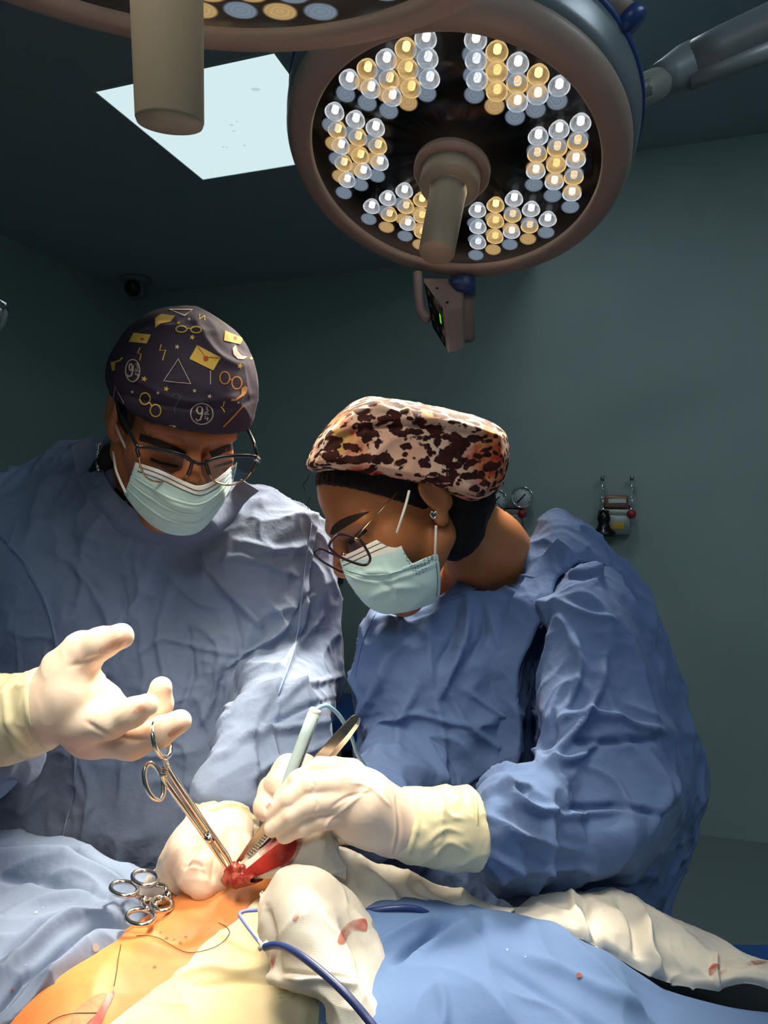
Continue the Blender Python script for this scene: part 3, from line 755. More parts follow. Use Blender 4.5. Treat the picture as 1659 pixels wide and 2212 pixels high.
# product label on the joint: warning triangle and lines of small print
jb = BVHTree.FromPolygons([Vector(q) for q in tube([P(1340, 222, 1.36), P(1375, 202, 1.38), P(1425, 178, 1.40)], [.032, .031, .029], 28)[0]], tube([P(1340, 222, 1.36), P(1375, 202, 1.38), P(1425, 178, 1.40)], [.032, .031, .029], 28)[1])
def lay1(name, polys, bv, m, **k):
    o = lay(name, polys, bv, m, None, **k); o.parent = L1
    for q in o.data.vertices: q.co = R1i @ (q.co - C1)
    return o
lay1('label_print', stroke([(1382, 164), (1391, 171), (1388, 158)], 1.4, True), jb, m_print, step=4)
rows = []
for r in range(9):
    y = 176 + r * 4.4
    x = 1388 + r * .8
    while x < 1402 + r * .6:
        w = rnd.choice((1.6, 2.4, 3.2)); rows.append([(x, y - (x - 1388) * .5), (x + w, y - (x + w - 1388) * .5), (x + w, y + 2.4 - (x + w - 1388) * .5), (x, y + 2.4 - (x - 1388) * .5)]); x += w + 1
lay1('label_print', rows, jb, m_print, step=4)

# ================================================================ people
def crease(m, scales=((10, .7, .012), (28, .75, .006))):
    nt = m.node_tree; b = nt.nodes['Principled BSDF']; tc = nt.nodes.new('ShaderNodeTexCoord')
    for sc, st, dist in scales:
        n = nt.nodes.new('ShaderNodeTexNoise'); n.noise_type = 'RIDGED_MULTIFRACTAL'; n.inputs['Scale'].default_value = sc; n.inputs['Detail'].default_value = 2; n.inputs['Distortion'].default_value = .5
        nt.links.new(tc.outputs['Object'], n.inputs['Vector'])
        bp = nt.nodes.new('ShaderNodeBump'); bp.inputs['Strength'].default_value = st; bp.inputs['Distance'].default_value = dist
        nt.links.new(n.outputs['Fac'], bp.inputs['Height'])
        old = b.inputs['Normal'].links
        if old: nt.links.new(old[0].from_socket, bp.inputs['Normal'])
        nt.links.new(bp.outputs['Normal'], b.inputs['Normal'])
    return m
m_gown = weave(material('gown_cotton', rgb('#7c8ca8'), .92, bump=((35, .25, .006), (140, .25, .002)), noise=(5, rgb('#6f7f9d'), .3, .7), spec=.15, sheen=.05), 2600, .1, .0003); crease(m_gown)
m_gown2 = weave(material('gown_cotton_deep', rgb('#637ba6'), .92, bump=((35, .25, .006), (140, .25, .002)), noise=(5, rgb('#58709c'), .3, .7), spec=.15, sheen=.05), 2600, .1, .0003); crease(m_gown2)
m_seam = material('seam_thread', rgb('#7f97bb'), .9)
m_glove = material('latex_glove', rgb('#eedcca'), .42, noise=(16, rgb('#e8c6ae'), .42, .75), bump=((90, .10, .002), (400, .08, .0005)), sss=.25, sss_col=(1, .55, .35), spec=.35)
m_cuff = material('latex_cuff', rgb('#e0d7b4'), .45, bump=((60, .2, .003), (200, .1, .0008)), sss=.2, sss_col=(1, .7, .45), spec=.35)
m_skin_m = material('skin_brown', rgb('#b0714a'), .48, bump=((260, .12, .0006), (30, .05, .002)), noise=(14, rgb('#9c5f3b'), .3, .75), sss=.15)
m_skin_w = material('skin_warm_brown', rgb('#b27446'), .45, bump=((260, .10, .0006),), noise=(12, rgb('#a0623a'), .3, .75), sss=.15)
m_hair = material('dark_hair', rgb('#100907'), .6, bump=((220, .5, .002),), spec=.25)
m_mask = material('mask_blue', rgb('#bcdcdf'), .75, bump=((420, .2, .0006),), spec=.2)
m_maskw = material('mask_white', rgb('#e4e2dc'), .75, bump=((420, .2, .0006),), spec=.2)
m_loop = material('ear_loop', rgb('#d8d6d2'), .8)
m_lens = clear_mat('spectacle_lens', (.8, .85, 1, 1), .05, .02, (.88, .86, .92, 1), .25)
m_frame_b = material('frame_black', rgb('#15161a'), .22)
m_frame_c = clear_mat('frame_clear', (1, .95, .9, 1), .25, .1)
m_frame_g = material('frame_gold', rgb('#c9a07a'), .2, 1.0)
m_frame_d = material('frame_dark_rose', rgb('#3a2a30'), .25, .5)
m_eye = material('eye_white', rgb('#d8cfc4'), .25)
m_iris = material('iris_dark', rgb('#1a0f0a'), .15)
m_brow = material('eyebrow_hair', rgb('#1d110c'), .8)

KM, KW = 1.064, 1.2                                             # depths below were first read for nearer figures
def Pm(px, py, d): return P(px, py, d * KM)
def Pw(px, py, d): return P(px, py, d * KW)
def head_frame(f, roll):
    """columns: side (person's left), forward, up"""
    f = Vector(f).normalized(); s = Vector((0, 0, 1)).cross(f).normalized()      # person's left when facing f ... z x f
    u = f.cross(s) * 1.0
    if u.z < 0: u = -u
    s = f.cross(u) * -1.0
    M = Matrix((s, f, u)).transposed()
    return M @ Matrix.Rotation(roll, 3, 'Y')
class Head:
    def __init__(s, org, f, roll, k=1.0): s.o = Vector(org); s.M = head_frame(f, roll); s.k = k
    def w(s, x, y, z): return s.o + s.M @ Vector((x, y, z)) * s.k
    def R(s): return np.array(s.M)
    def ray(s, px, py, y):
        """point where the view ray of a pixel meets the head's local plane y = const"""
        d = P(px, py, 1.) - EYE; n = s.M @ Vector((0, 1, 0)); o = s.w(0, y, 0)
        return EYE + d * ((o - EYE).dot(n) / d.dot(n))
    def ray_ell(s, px, py, c, r):
        """point on a local ellipsoid seen at a pixel; nearest approach where the ray misses it"""
        Mi = s.M.inverted(); a = Mi @ (EYE - s.o) / s.k - Vector(c); d = Mi @ (P(px, py, 1.) - EYE) / s.k
        a2 = Vector((a.x / r[0], a.y / r[1], a.z / r[2])); d2 = Vector((d.x / r[0], d.y / r[1], d.z / r[2]))
        qa, qb, qc = d2.dot(d2), a2.dot(d2), a2.dot(a2) - 1; D = qb * qb - qa * qc
        t = (-qb - math.sqrt(D)) / qa if D > 0 else -qb / qa
        return EYE + (P(px, py, 1.) - EYE) * t
def head_field(h, F, fem=False):
    R = h.R(); k = h.k
    def E(c, r, kk=.012, op='add', rx=0.): 
        RR = R @ np.array(Matrix.Rotation(rx, 3, 'X')) if rx else R
        F.ell(h.w(*c), [x * k for x in r], RR, kk, op)
    def Cn(a, b, ra, rb, kk=.01, op='add'): F.cone(h.w(*a), h.w(*b), ra * k, rb * k, kk, op)
    E((0, -.012, .045), (.074, .094, .083)); E((0, .035, .045), (.062, .058, .062))
    E((0, .035, -.03), (.062, .058, .068)); E((0, .055, -.072), (.042, .042, .044))
    Cn((-.056, .005, -.05), (-.02, .072, -.098), .02, .02); Cn((.056, .005, -.05), (.02, .072, -.098), .02, .02)
    Cn((-.014, .084, -.1), (.014, .084, -.1), .018, .018)
    for sx in (-1, 1):
        E((sx * .040, .058, -.014), (.025, .026, .026), .03); Cn((sx * .012, .094, .032), (sx * .05, .074, .03), .010, .009, .012)
        E((sx * .032, .102, .012), (.017, .014, .013), .008, 'cut')
        E((sx * .032, .080, .012), (.0145, .0135, .0135), .002)
        Cn((sx * .018, .091, .021), (sx * .046, .083, .019), .0045, .004, .004)                 # upper lid
        Cn((sx * .020, .090, .002), (sx * .045, .083, .003), .0035, .003, .004)
        # ear
        es = .82 if fem else 1.0
        E((sx * .079, -.012, .004), (.009, .021 * es, .034 * es), .004, 'add', -.25); E((sx * .088, -.006, .006), (.006, .012, .02), .004, 'cut', -.25)
        E((sx * .076, -.002, -.024), (.008, .010, .012), .005)
        E((sx * .012, .109, -.022), (.010, .011, .008), .006)
    Cn((0, .094, .026), (0, .118, -.014), .008, .0125, .012)
    E((0, .093, -.055), (.022, .012, .009), .006); E((0, .091, -.068), (.019, .011, .008), .006)

def deform(v, q, wr=(), folds=(), seed=0., panels=(), mask_fn=None):
    n = normals(v, q); h = np.zeros(len(v))
    for lam, amp, *r in wr: h += amp * crumple(v * np.array([1, 1, .75]), lam, seed + lam * 13, *(r or ()))
    px, py = to_px(v); vis = np.clip(-(n * (v - np.array([0, 0, H]))).sum(1) / np.linalg.norm(v - np.array([0, 0, H]), axis=1) * 3, 0, 1)
    if folds: h += fold_field(px, py, folds) * vis
    for poly, lift, soft in panels:
        poly = spl(poly); e = edge_dist(px, py, poly); i = inside(px, py, poly)
        h += lift * np.clip(np.where(i, e, -e) / soft + .5, 0, 1) * vis
    if mask_fn is not None: h *= mask_fn(v, px, py)
    return v + n * h[:, None]
def sharp(f): return [(p, w * .72, a * 1.25) for p, w, a in f]
def solid(name, F, mat, parent, smooth=2, **kw):
    v, q = F.mesh(smooth)
    if kw: v = deform(v, q, **kw)
    return link(name, mesh_fast(name, v, q), mat, parent)

def coons(top, right, bottom, left, nu, nv):
    def rs(c, n):
        c = np.array([(q.x, q.y) for q in catmull([(x, y, 0) for x, y in c], 10)])
        L = np.r_[0, np.cumsum(np.hypot(*np.diff(c, axis=0).T))]; t = np.linspace(0, L[-1], n)
        return np.column_stack([np.interp(t, L, c[:, 0]), np.interp(t, L, c[:, 1])])
    T, Bm, Lf, Rt = rs(top, nu), rs(bottom, nu), rs(left, nv), rs(right, nv)
    u = np.linspace(0, 1, nu)[None, :, None]; w = np.linspace(0, 1, nv)[:, None, None]
    return (1 - w) * T[None] + w * Bm[None] + (1 - u) * Lf[:, None] + u * Rt[:, None] - ((1 - u) * (1 - w) * T[0] + u * (1 - w) * T[-1] + (1 - u) * w * Bm[0] + u * w * Bm[-1])
def face_mask(h, name, parent, top, right, bottom, left, ell_c, ell_r, pleats, creases, nu=70, nv=80, white=.14, twist=0.):
    G = coons(top, right, bottom, left, nu, nv); pts = np.zeros((nv, nu, 3))
    for i in range(nv):
        for j in range(nu):
            pts[i, j] = h.ray_ell(G[i, j, 0], G[i, j, 1], ell_c, ell_r)
    v = pts.reshape(-1, 3); ii = np.arange(nv * nu).reshape(nv, nu)
    q = np.stack([ii[:-1, :-1], ii[1:, :-1], ii[1:, 1:], ii[:-1, 1:]], -1).reshape(-1, 4); n = normals(v, q)
    if (n * (v - np.array([0, 0, H]))).sum() > 0: q = q[:, ::-1]; n = -n
    U, Wv = np.meshgrid(np.linspace(0, 1, nu), np.linspace(0, 1, nv)); hh = np.zeros(U.shape)
    side = np.clip(np.minimum(U, 1 - U) / .12, 0, 1)
    for p in pleats:
        z = Wv - p - twist * (U - .5) ** 2; hh += .0022 * side * np.where((z > 0) & (z < .05), 1 - z / .05, 0) - .0006 * np.exp(-(z / .012) ** 2)
    hh += .0016 * (crumple(v, .035, 4.2) * (1 - .4)).reshape(nv, nu) * side
    f = fold_field(*to_px(v), creases) if creases else 0
    v = v + n * (hh.ravel() + f)[:, None]
    nrm = normals(v, q); b = v - nrm * .0012; m = len(v)
    rim_ = np.concatenate([ii[0, :], ii[1:, -1], ii[-1, -2::-1], ii[-2:0:-1, 0]]); r2 = np.roll(rim_, -1); sd = np.stack([rim_, r2, r2 + m, rim_ + m], -1)
    me = mesh_fast(name, np.concatenate([v, b]), np.concatenate([q, q[:, ::-1] + m, sd]))
    me.materials.append(m_mask); me.materials.append(m_maskw)
    o = link(name, me, None, parent)
    mi = np.zeros(len(me.polygons), np.int32); rows = np.repeat(np.arange(nv - 1), nu - 1); mi[:len(rows)] = rows < white * (nv - 1)
    me.polygons.foreach_set('material_index', mi)
    return o, v.reshape(nv, nu, 3)

# ---------------------------------------------------------------- the man
man = empty('person', Pm(330, 1500, 1.0).xy.to_3d(), 'person in grey-blue gown, printed navy cap and black glasses, raising an open gloved hand', 'person', 'surgeons')
hm = Head(Pm(380, 915, .865), (.40, -.74, -.56), math.radians(5.5), .965)
HM_R = hm.R()
F_ = Field(Pm(380, 915, .865) + Vector((-.16, -.2, -.42)), Pm(380, 915, .865) + Vector((.17, .32, .16)), .0022)
head_field(hm, F_)
F_.cone(hm.w(0, -.03, -.03), Pm(345, 1060, .98), .060, .066, .03)
F_.cone(Pm(345, 1060, .98), Pm(335, 1180, 1.06), .066, .10, .03)
F_.cone(Pm(120, 1170, 1.05), Pm(560, 1170, 1.05), .05, .05, .04)
F_.ell(Pm(340, 1240, 1.06), (.15, .08, .12), None, .03)
body_m = solid('body', F_, m_skin_m, man, 2)
# cap
F_ = Field(hm.o - Vector((.14, .16, .14)), hm.o + Vector((.14, .16, .16)), .0024)
F_.ell(hm.w(0, -.012, .047), [x * 1.07 for x in (.0835, .103, .094)], HM_R, .01); F_.ell(hm.w(0, .036, .046), [x * 1.07 for x in (.070, .068, .072)], HM_R, .014)
F_.ell(hm.w(0, -.005, .06), [x * 1.07 for x in (.081, .095, .078)], HM_R, .01)
F_.cone(hm.w(0, -.02, .022), hm.w(0, -.01, .05), .082, .084, .01)
cn = (hm.M @ Vector((0, .12, -1))).normalized()
F_.plane(hm.w(0, .10, .042), cn, .003); F_.plane(hm.w(0, -.05, -.01), (hm.M @ Vector((0, -.2, -1))), .003)
capfolds = [([(235, 838), (300, 862), (400, 880), (500, 878), (545, 862)], 5, -.0022), ([(255, 800), (330, 840), (420, 868), (545, 850)], 6, .0015),
            ([(420, 690), (445, 740), (480, 775), (530, 790)], 9, .0035), ([(500, 720), (520, 750), (545, 770)], 7, -.003), ([(330, 700), (400, 715), (470, 720)], 8, .002)]
cap_m = solid('surgical_cap', F_, material('cap_navy', rgb('#3b3446'), .85, bump=((300, .2, .0005), (30, .2, .004)), noise=(9, rgb('#2f2a3c'), .3, .7), spec=.2), man, 2,
              wr=((.06, .0035), (.025, .0012)), folds=capfolds, seed=2)
# hair showing under the cap
F_ = Field(hm.o - Vector((.14, .16, .14)), hm.o + Vector((.14, .16, .14)), .0025)
F_.ell(hm.w(0, -.014, .043), [x * 1.07 for x in (.078, .097, .086)], HM_R, .004)
F_.plane(hm.w(0, .045, 0), hm.M @ Vector((0, 1, .25)), .002); F_.plane(hm.w(0, 0, -.025), hm.M @ Vector((0, 0, -1)), .002)
solid('hair', F_, m_hair, man, 1)

# gown
def man_depth(px, py): return 1.095 - .00003 * (px - 330) - .00012 * (py - 1300)
F_ = Field((-.80, .50, H - .66), (.02, 1.30, H + .16), .0029)
F_.pillow([(175, 955), (60, 1008), (-60, 1055), (-110, 1200), (-95, 1500), (-90, 1950), (640, 1950), (655, 1700), (662, 1500), (672, 1300), (684, 1200), (672, 1110), (590, 1068), (500, 1040), (340, 1000)], man_depth, .135, .13, .01)
F_.cone(Pm(330, 1110, 1.0), Pm(338, 1010, .99), .105, .078, .03)                                       # collar
# right arm of the picture (his left)
F_.cone(Pm(630, 1190, 1.03), Pm(628, 1460, 1.0), .068, .072, .02); F_.cone(Pm(628, 1460, 1.0), P(590, 1610, .84), .074, .066, .02); F_.cone(P(590, 1610, .84), P(520, 1712, .75), .066, .046, .02)
# left arm of the picture
F_.cone(Pm(-10, 1130, 1.03), Pm(-150, 1520, .93), .075, .075, .02); F_.cone(Pm(-150, 1520, .93), P(-90, 1600, .70), .07, .062, .02); F_.cone(P(-90, 1600, .70), P(-45, 1582, .65), .056, .046, .02)
F_.cone(P(-70, 1632, .69), P(52, 1634, .668), .045, .018, .01)
# neck opening
F_.cone(Pm(352, 1075, .97), hm.w(0, -.03, -.06), .060, .076, .008, 'cut'); F_.cone(hm.w(0, -.02, -.05), hm.w(0, -.02, .1), .082, .12, .01, 'cut')
man_folds = [
 ([(100, 1180), (180, 1230), (240, 1330), (250, 1480)], 16, .006), ([(330, 1180), (300, 1300), (230, 1400), (170, 1500)], 14, .006), ([(430, 1190), (480, 1260), (540, 1330), (560, 1360)], 12, .007),
 ([(360, 1240), (430, 1300), (470, 1310)], 10, .005), ([(370, 1270), (350, 1370), (370, 1480), (390, 1600)], 14, .006), ([(520, 1180), (580, 1190), (650, 1180)], 12, .006),
 ([(480, 1220), (540, 1210), (630, 1240)], 10, .005), ([(560, 1290), (600, 1350), (560, 1400)], 11, .005), ([(430, 1350), (480, 1400), (470, 1500), (440, 1560)], 13, .006),
 ([(300, 1420), (360, 1380), (440, 1400), (560, 1420)], 9, .004), ([(500, 1440), (560, 1400), (620, 1330)], 10, .005), ([(180, 1640), (200, 1720), (180, 1830)], 12, .006),
 ([(330, 1160), (410, 1180), (520, 1150)], 10, .004), ([(260, 1240), (280, 1360), (240, 1450)], 9, -.005), ([(400, 1330), (420, 1450), (390, 1560)], 9, -.005), ([(500, 1300), (520, 1420), (500, 1540)], 9, -.005),
 ([(690, 1330), (640, 1400), (600, 1460)], 10, .006), ([(740, 1460), (660, 1480), (600, 1520)], 10, .007), ([(725, 1560), (640, 1570), (560, 1590), (500, 1640)], 11, .008), ([(720, 1600), (650, 1630), (590, 1650), (540, 1690)], 9, .007),
 ([(560, 1560), (590, 1600), (600, 1660)], 8, .005), ([(690, 1270), (650, 1290), (620, 1340)], 8, -.005), ([(730, 1510), (650, 1530), (580, 1560)], 8, -.007), ([(650, 1180), (690, 1240), (680, 1330)], 9, .005)]
vest_m = [(60, 1010), (200, 960), (300, 1100), (420, 1150), (500, 1050), (590, 1065), (676, 1108), (672, 1200), (655, 1300), (640, 1400), (600, 1500), (560, 1560), (550, 1700), (560, 1900), (140, 1900), (165, 1700), (140, 1500), (118, 1350), (60, 1220), (-20, 1120)]
gown_m = solid('gown', F_, m_gown, man, 2, wr=((.11, .010, 2.2), (.05, .006, 2.0), (.026, .0025, 1.8)), folds=sharp(man_folds), seed=1, panels=[(vest_m, .009, 7)])
gm = bvh_of(gown_m)
for pts in ([(0, 1150), (60, 1220), (100, 1300), (125, 1400), (140, 1480)], [(165, 1620), (158, 1720), (140, 1790), (130, 1850)], [(672, 1130), (655, 1250), (640, 1380), (600, 1500)]):
    cord_on('seam', pts, gm, .0012, m_seam, gown_m)
# collar band
def gd(x, y, off, dflt): h = hit(gm, x, y); return (h[0].y if h else dflt) - off
inner = [(200, 938), (212, 985), (236, 1045), (280, 1092), (340, 1128), (400, 1140), (455, 1120), (500, 1060), (520, 1035)]
outer = [(152, 962), (165, 1020), (190, 1080), (235, 1130), (300, 1168), (400, 1180), (480, 1150), (530, 1085), (560, 1060)]
rows = []
for t, off in ((0, .014), (.3, .016), (.65, .012), (1, -.002)): rows.append([(a[0] + (b[0] - a[0]) * t, a[1] + (b[1] - a[1]) * t, min(gd(*b, off, 1.0), 1.0)) for a, b in zip(inner, outer)])
sheet('collar', rows, m_gown, man, 110, 24, wr=((.04, .003), (.02, .001)), thick=.003, seed=41)
# dark undershirt and necklace
m_under = material('black_undershirt', rgb('#0c0d10'), .9)
link('undershirt', mesh('undershirt', *tube([hm.w(-.062, -.05, -.075), Pm(215, 1020, .94), Pm(258, 1092, .915), Pm(320, 1130, .90), Pm(400, 1140, .89)], [.012, .018, .018, .014, .01], 12)), m_under, man)
nb = [Pm(x, y, d) for x, y, d in ((214, 962, .915), (212, 975, .915), (211, 988, .913), (211, 1001, .912), (213, 1014, .91))]
link('necklace', mesh('necklace', *merge([placed(lathe([(.001, .0032), (.0024, .002), (.0032, 0), (.0024, -.002), (.001, -.0032)], 10), Matrix.Identity(3), p) for p in catmull(nb, 2)])), m_chrome, man)

# mask
mk_m, mv = face_mask(hm, 'face_mask', man, [(292, 998), (345, 1015), (400, 1040), (432, 1049), (470, 1033), (512, 998)], [(512, 998), (505, 1030), (497, 1058)], [(268, 1068), (300, 1110), (345, 1146), (390, 1157), (432, 1147), (470, 1107), (497, 1058)], [(292, 998), (280, 1035), (268, 1068)],
                    (0, .052, -.052), (.072, .092, .086), (.36, .56, .74), [([(330, 1050), (380, 1090), (430, 1100)], 10, .003), ([(480, 1060), (440, 1090), (420, 1130)], 8, .002)], twist=.1)
mb = bvh_of(mk_m)
for pts in ([(300, 1008), (350, 1026), (400, 1050), (433, 1060), (470, 1043), (508, 1010)], [(298, 1018), (350, 1037), (400, 1060), (434, 1070), (470, 1053), (506, 1022)]):
    cord_on('stitch_line', pts, mb, .0006, m_icon, mk_m, off=.0)
def loop_(pts, m, parent, r=.0016): link('ear_loop', mesh('ear_loop', *tube(catmull(pts, 8), r, 8)), m, parent)
loop_([Pm(291, 1000, .80), Pm(268, 960, .805), Pm(252, 920, .83), Pm(246, 885, .855)], m_loop, mk_m)
loop_([Pm(271, 1064, .79), Pm(252, 1020, .80), Pm(246, 985, .83), Pm(242, 955, .87)], m_loop, mk_m)
# glasses
gl = link('eyeglasses', mesh('eyeglasses', *tube([hm.ray(x, y, .124) for x, y in ((404, 990), (418, 997), (432, 1003), (448, 997))], .0022, 8)), m_frame_b, man)
def px_loop(pts, y): return [hm.ray(q.x, q.y, y) for q in catmull([(a, b, 0) for a, b in pts], 6, True)]
LL = [(302, 972), (340, 974), (385, 984), (412, 998), (408, 1020), (392, 1036), (350, 1041), (318, 1032), (304, 1005)]
RL = [(448, 1000), (480, 990), (520, 987), (552, 992), (546, 1012), (530, 1034), (495, 1046), (462, 1036), (450, 1018)]
for L in (LL, RL):
    lp = px_loop(L, .124); c = sum(lp, Vector()) / len(lp)
    link('lens', mesh('lens', lp + [c], [(i, (i + 1) % len(lp), len(lp)) for i in range(len(lp))]), m_lens, gl)
link('rim_top', mesh('rim_top', *tube(catmull([hm.ray(x, y, .125) for x, y in ((300, 985), (299, 966), (340, 970), (385, 980), (412, 994), (413, 1008), (406, 1025))], 6), [.0022] * 37, 8)), m_frame_b, gl)
link('rim_top', mesh('rim_top', *tube(catmull([hm.ray(x, y, .125) for x, y in ((452, 1024), (447, 1008), (449, 996), (480, 987), (520, 984), (556, 988), (552, 1004), (543, 1018))], 6), .0022, 8)), m_frame_b, gl)
link('rim_bottom', mesh('rim_bottom', *tube(catmull([hm.ray(x, y, .125) for x, y in ((300, 985), (305, 1012), (320, 1034), (350, 1042), (390, 1038), (406, 1025))], 6), .0012, 8)), m_frame_g, gl)
link('rim_bottom', mesh('rim_bottom', *tube(catmull([hm.ray(x, y, .125) for x, y in ((452, 1024), (464, 1040), (495, 1048), (528, 1036), (543, 1018))], 6), .0012, 8)), m_frame_g, gl)
link('temple_arm', mesh('temple_arm', *tube(catmull([hm.ray(299, 968, .125), hm.w(-.079, .06, .024), hm.w(-.080, .0, .026)], 6), .0022, 8)), m_frame_b, gl)
link('temple_arm', mesh('temple_arm', *tube(catmull([hm.ray(557, 990, .125), Pm(548, 955, .81), Pm(534, 925, .85)], 6), .0022, 8)), m_frame_b, gl)
link('hinge', mesh('hinge', *tube([hm.ray(552, 988, .125), hm.ray(561, 996, .124)], .0036, 10)), m_chrome, gl)
bb_m = bvh_of(body_m)
def lay_k(name, pts, w, bv, m, par, off=.0008): return lay(name, stroke([(q.x, q.y) for q in catmull([(a, b, 0) for a, b in pts], 5)], w), bv, m, par, off=off, step=6)
for pts, w in (([(302, 944), (335, 954), (375, 970), (400, 984)], 15), ([(455, 982), (490, 968), (520, 962)], 14)): lay_k('eyebrow', pts, w, bb_m, m_brow, body_m)
for pts, w in (([(325, 990), (350, 1000), (385, 1008)], 6), ([(462, 1008), (490, 1000), (515, 992)], 6)): lay_k('eyelash', pts, w, bb_m, m_brow, body_m)

# prints on the cap: envelopes, stars, bolts, triangles, spectacles and numbered discs
cb_m = bvh_of(cap_m)
m_py = material('print_yellow', rgb('#c8a94c'), .85); m_pw = material('print_white', rgb('#b9ada4'), .85); m_pr = material('print_red', rgb('#a8431f'), .85); m_po = material('print_orange', rgb('#b57a34'), .85)
def Z(x, y): return 150 + x / 3.016, 620 + y / 3.016                                                # positions read in an enlarged view of the cap
def zz(pts): return [Z(*p) for p in pts]
def star(x, y, r): return [Z(x + (r if k % 2 == 0 else r * .42) * math.sin(k * math.pi / 5 + .3), y - (r if k % 2 == 0 else r * .42) * math.cos(k * math.pi / 5 + .3)) for k in range(10)]
def ring(x, y, rx, ry=None, w=9, n=22): return stroke([Z(x + rx * math.cos(2 * math.pi * k / n), y + (ry or rx) * math.sin(2 * math.pi * k / n)) for k in range(n)], w / 3.016, True)
def ln(pts, w=9, closed=False): return stroke(zz(pts), w / 3.016, closed)
def fan(x, y, rx, ry): return [[Z(x + rx * math.cos(2 * math.pi * k / 14), y + ry * math.sin(2 * math.pi * k / 14)) for k in range(14)]]
def pr(name, polys, m, off=.0007): return lay(name, polys, cb_m, m, cap_m, off=off, step=5)
for env in ([(830, 380), (985, 460), (935, 545), (782, 470)], [(420, 300), (532, 312), (505, 370), (390, 358)], [(1012, 285), (1130, 335), (1110, 375), (1005, 350)], [(560, 205), (600, 178), (690, 190), (660, 228), (600, 240), (560, 268)]):
    pr('envelope_print', [zz(env)], m_py)
pr('envelope_seal', fan(888, 468, 17, 17), m_pr, .0011); pr('envelope_seal', fan(1075, 335, 13, 11), m_pr, .0011); pr('envelope_seal', fan(478, 342, 12, 8), m_pr, .0011)
pr('envelope_fold', ln([(830, 385), (888, 460), (980, 462)], 4), m_pr, .0011)
for tri in ([(710, 470), (790, 630), (616, 612)], [(650, 148), (802, 150), (750, 188)], [(300, 650), (358, 755), (285, 775)]): pr('triangle_print', ln(tri, 8, True), m_pw)
for x, y, r, m in ((800, 330, 20, m_py), (703, 392, 18, m_pw), (490, 600, 22, m_py), (632, 664, 20, m_py), (815, 676, 16, m_pw), (912, 712, 17, m_pw), (412, 684, 13, m_pw), (578, 690, 12, m_pw), (1108, 516, 20, m_py), (1182, 466, 14, m_py), (712, 236, 14, m_py), (1098, 752, 10, m_pw), (780, 212, 13, m_pw)):
    pr('star_print', [star(x, y, r)], m)
for b in ([(600, 375), (590, 415), (628, 412), (608, 480)], [(462, 395), (448, 432), (470, 440), (460, 480)], [(848, 180), (846, 210), (880, 190), (882, 220)], [(1008, 742), (1000, 775), (985, 775), (1010, 815)]): pr('bolt_print', ln(b, 7), m_py)
def spec(x1, y1, x2, y2, rx, ry): return ring(x1, y1, rx, ry, 8) + ring(x2, y2, rx, ry, 8) + ln([(x1 + (x2 - x1) * rx / math.hypot(x2 - x1, y2 - y1), y1 + (y2 - y1) * rx / math.hypot(x2 - x1, y2 - y1)), ((x1 + x2) / 2, (y1 + y2) / 2 - 8), (x2 - (x2 - x1) * rx / math.hypot(x2 - x1, y2 - y1), y2 - (y2 - y1) * rx / math.hypot(x2 - x1, y2 - y1))], 7)
for a in ((1010, 592, 1088, 624, 32, 40), (495, 728, 563, 805, 34, 38), (730, 276, 825, 280, 34, 20)): pr('spectacles_print', spec(*a), m_po if a[0] > 1000 else m_py)
def disc(x, y, rx, ry, s):
    p = ring(x, y, rx, ry, 7, 28)
    p += ring(x - 14 * s, y - 24 * s, 17 * s * rx / ry, 24 * s, 9) + ln([(x + 3 * s, y - 38 * s), (x + 2 * s, y), (x - 10 * s, y + 38 * s), (x - 30 * s, y + 44 * s), (x - 38 * s, y + 30 * s)], 10 * s)
    p += ln([(x + 18 * s, y - 45 * s), (x + 34 * s, y - 48 * s), (x + 38 * s, y - 36 * s), (x + 28 * s, y - 30 * s), (x + 40 * s, y - 22 * s), (x + 34 * s, y - 8 * s), (x + 18 * s, y - 10 * s)], 6 * s)
    p += ln([(x + 12 * s, y + 2 * s), (x + 48 * s, y + 4 * s)], 6 * s) + ln([(x + 24 * s, y + 12 * s), (x + 18 * s, y + 30 * s), (x + 44 * s, y + 32 * s)], 6 * s) + ln([(x + 36 * s, y + 20 * s), (x + 36 * s, y + 46 * s)], 6 * s)
    return p
pr('number_disc_print', disc(862, 825, 72, 68, 1.0), m_pw); pr('number_disc_print', disc(415, 545, 46, 72, .9), m_pw)
pr('moon_print', [zz([(1080, 380), (1060, 400), (1066, 440), (1095, 470), (1135, 472), (1156, 455), (1120, 448), (1094, 420)])], m_pw)
pr('wand_print', ln([(1000, 912), (1060, 850), (1132, 772)], 9), m_po); pr('wand_print', ln([(918, 545), (918, 635)], 5), m_pw)
pr('broom_print', [zz([(1118, 660), (1140, 645), (1160, 655), (1150, 690), (1128, 715), (1118, 700)])] + ln([(1052, 735), (1080, 735), (1110, 715), (1125, 700)], 14), m_po)
pr('hook_print', ln([(670, 720), (680, 700), (705, 695), (722, 715), (712, 745), (690, 770), (685, 800), (690, 830)], 6), m_icon)
pr('bird_print', [zz([(270, 490), (300, 485), (300, 540), (282, 550)])] + ln([(300, 490), (330, 480), (350, 460)], 10), m_py)
pr('crescent_print', fan(660, 912, 42, 14), m_pw)

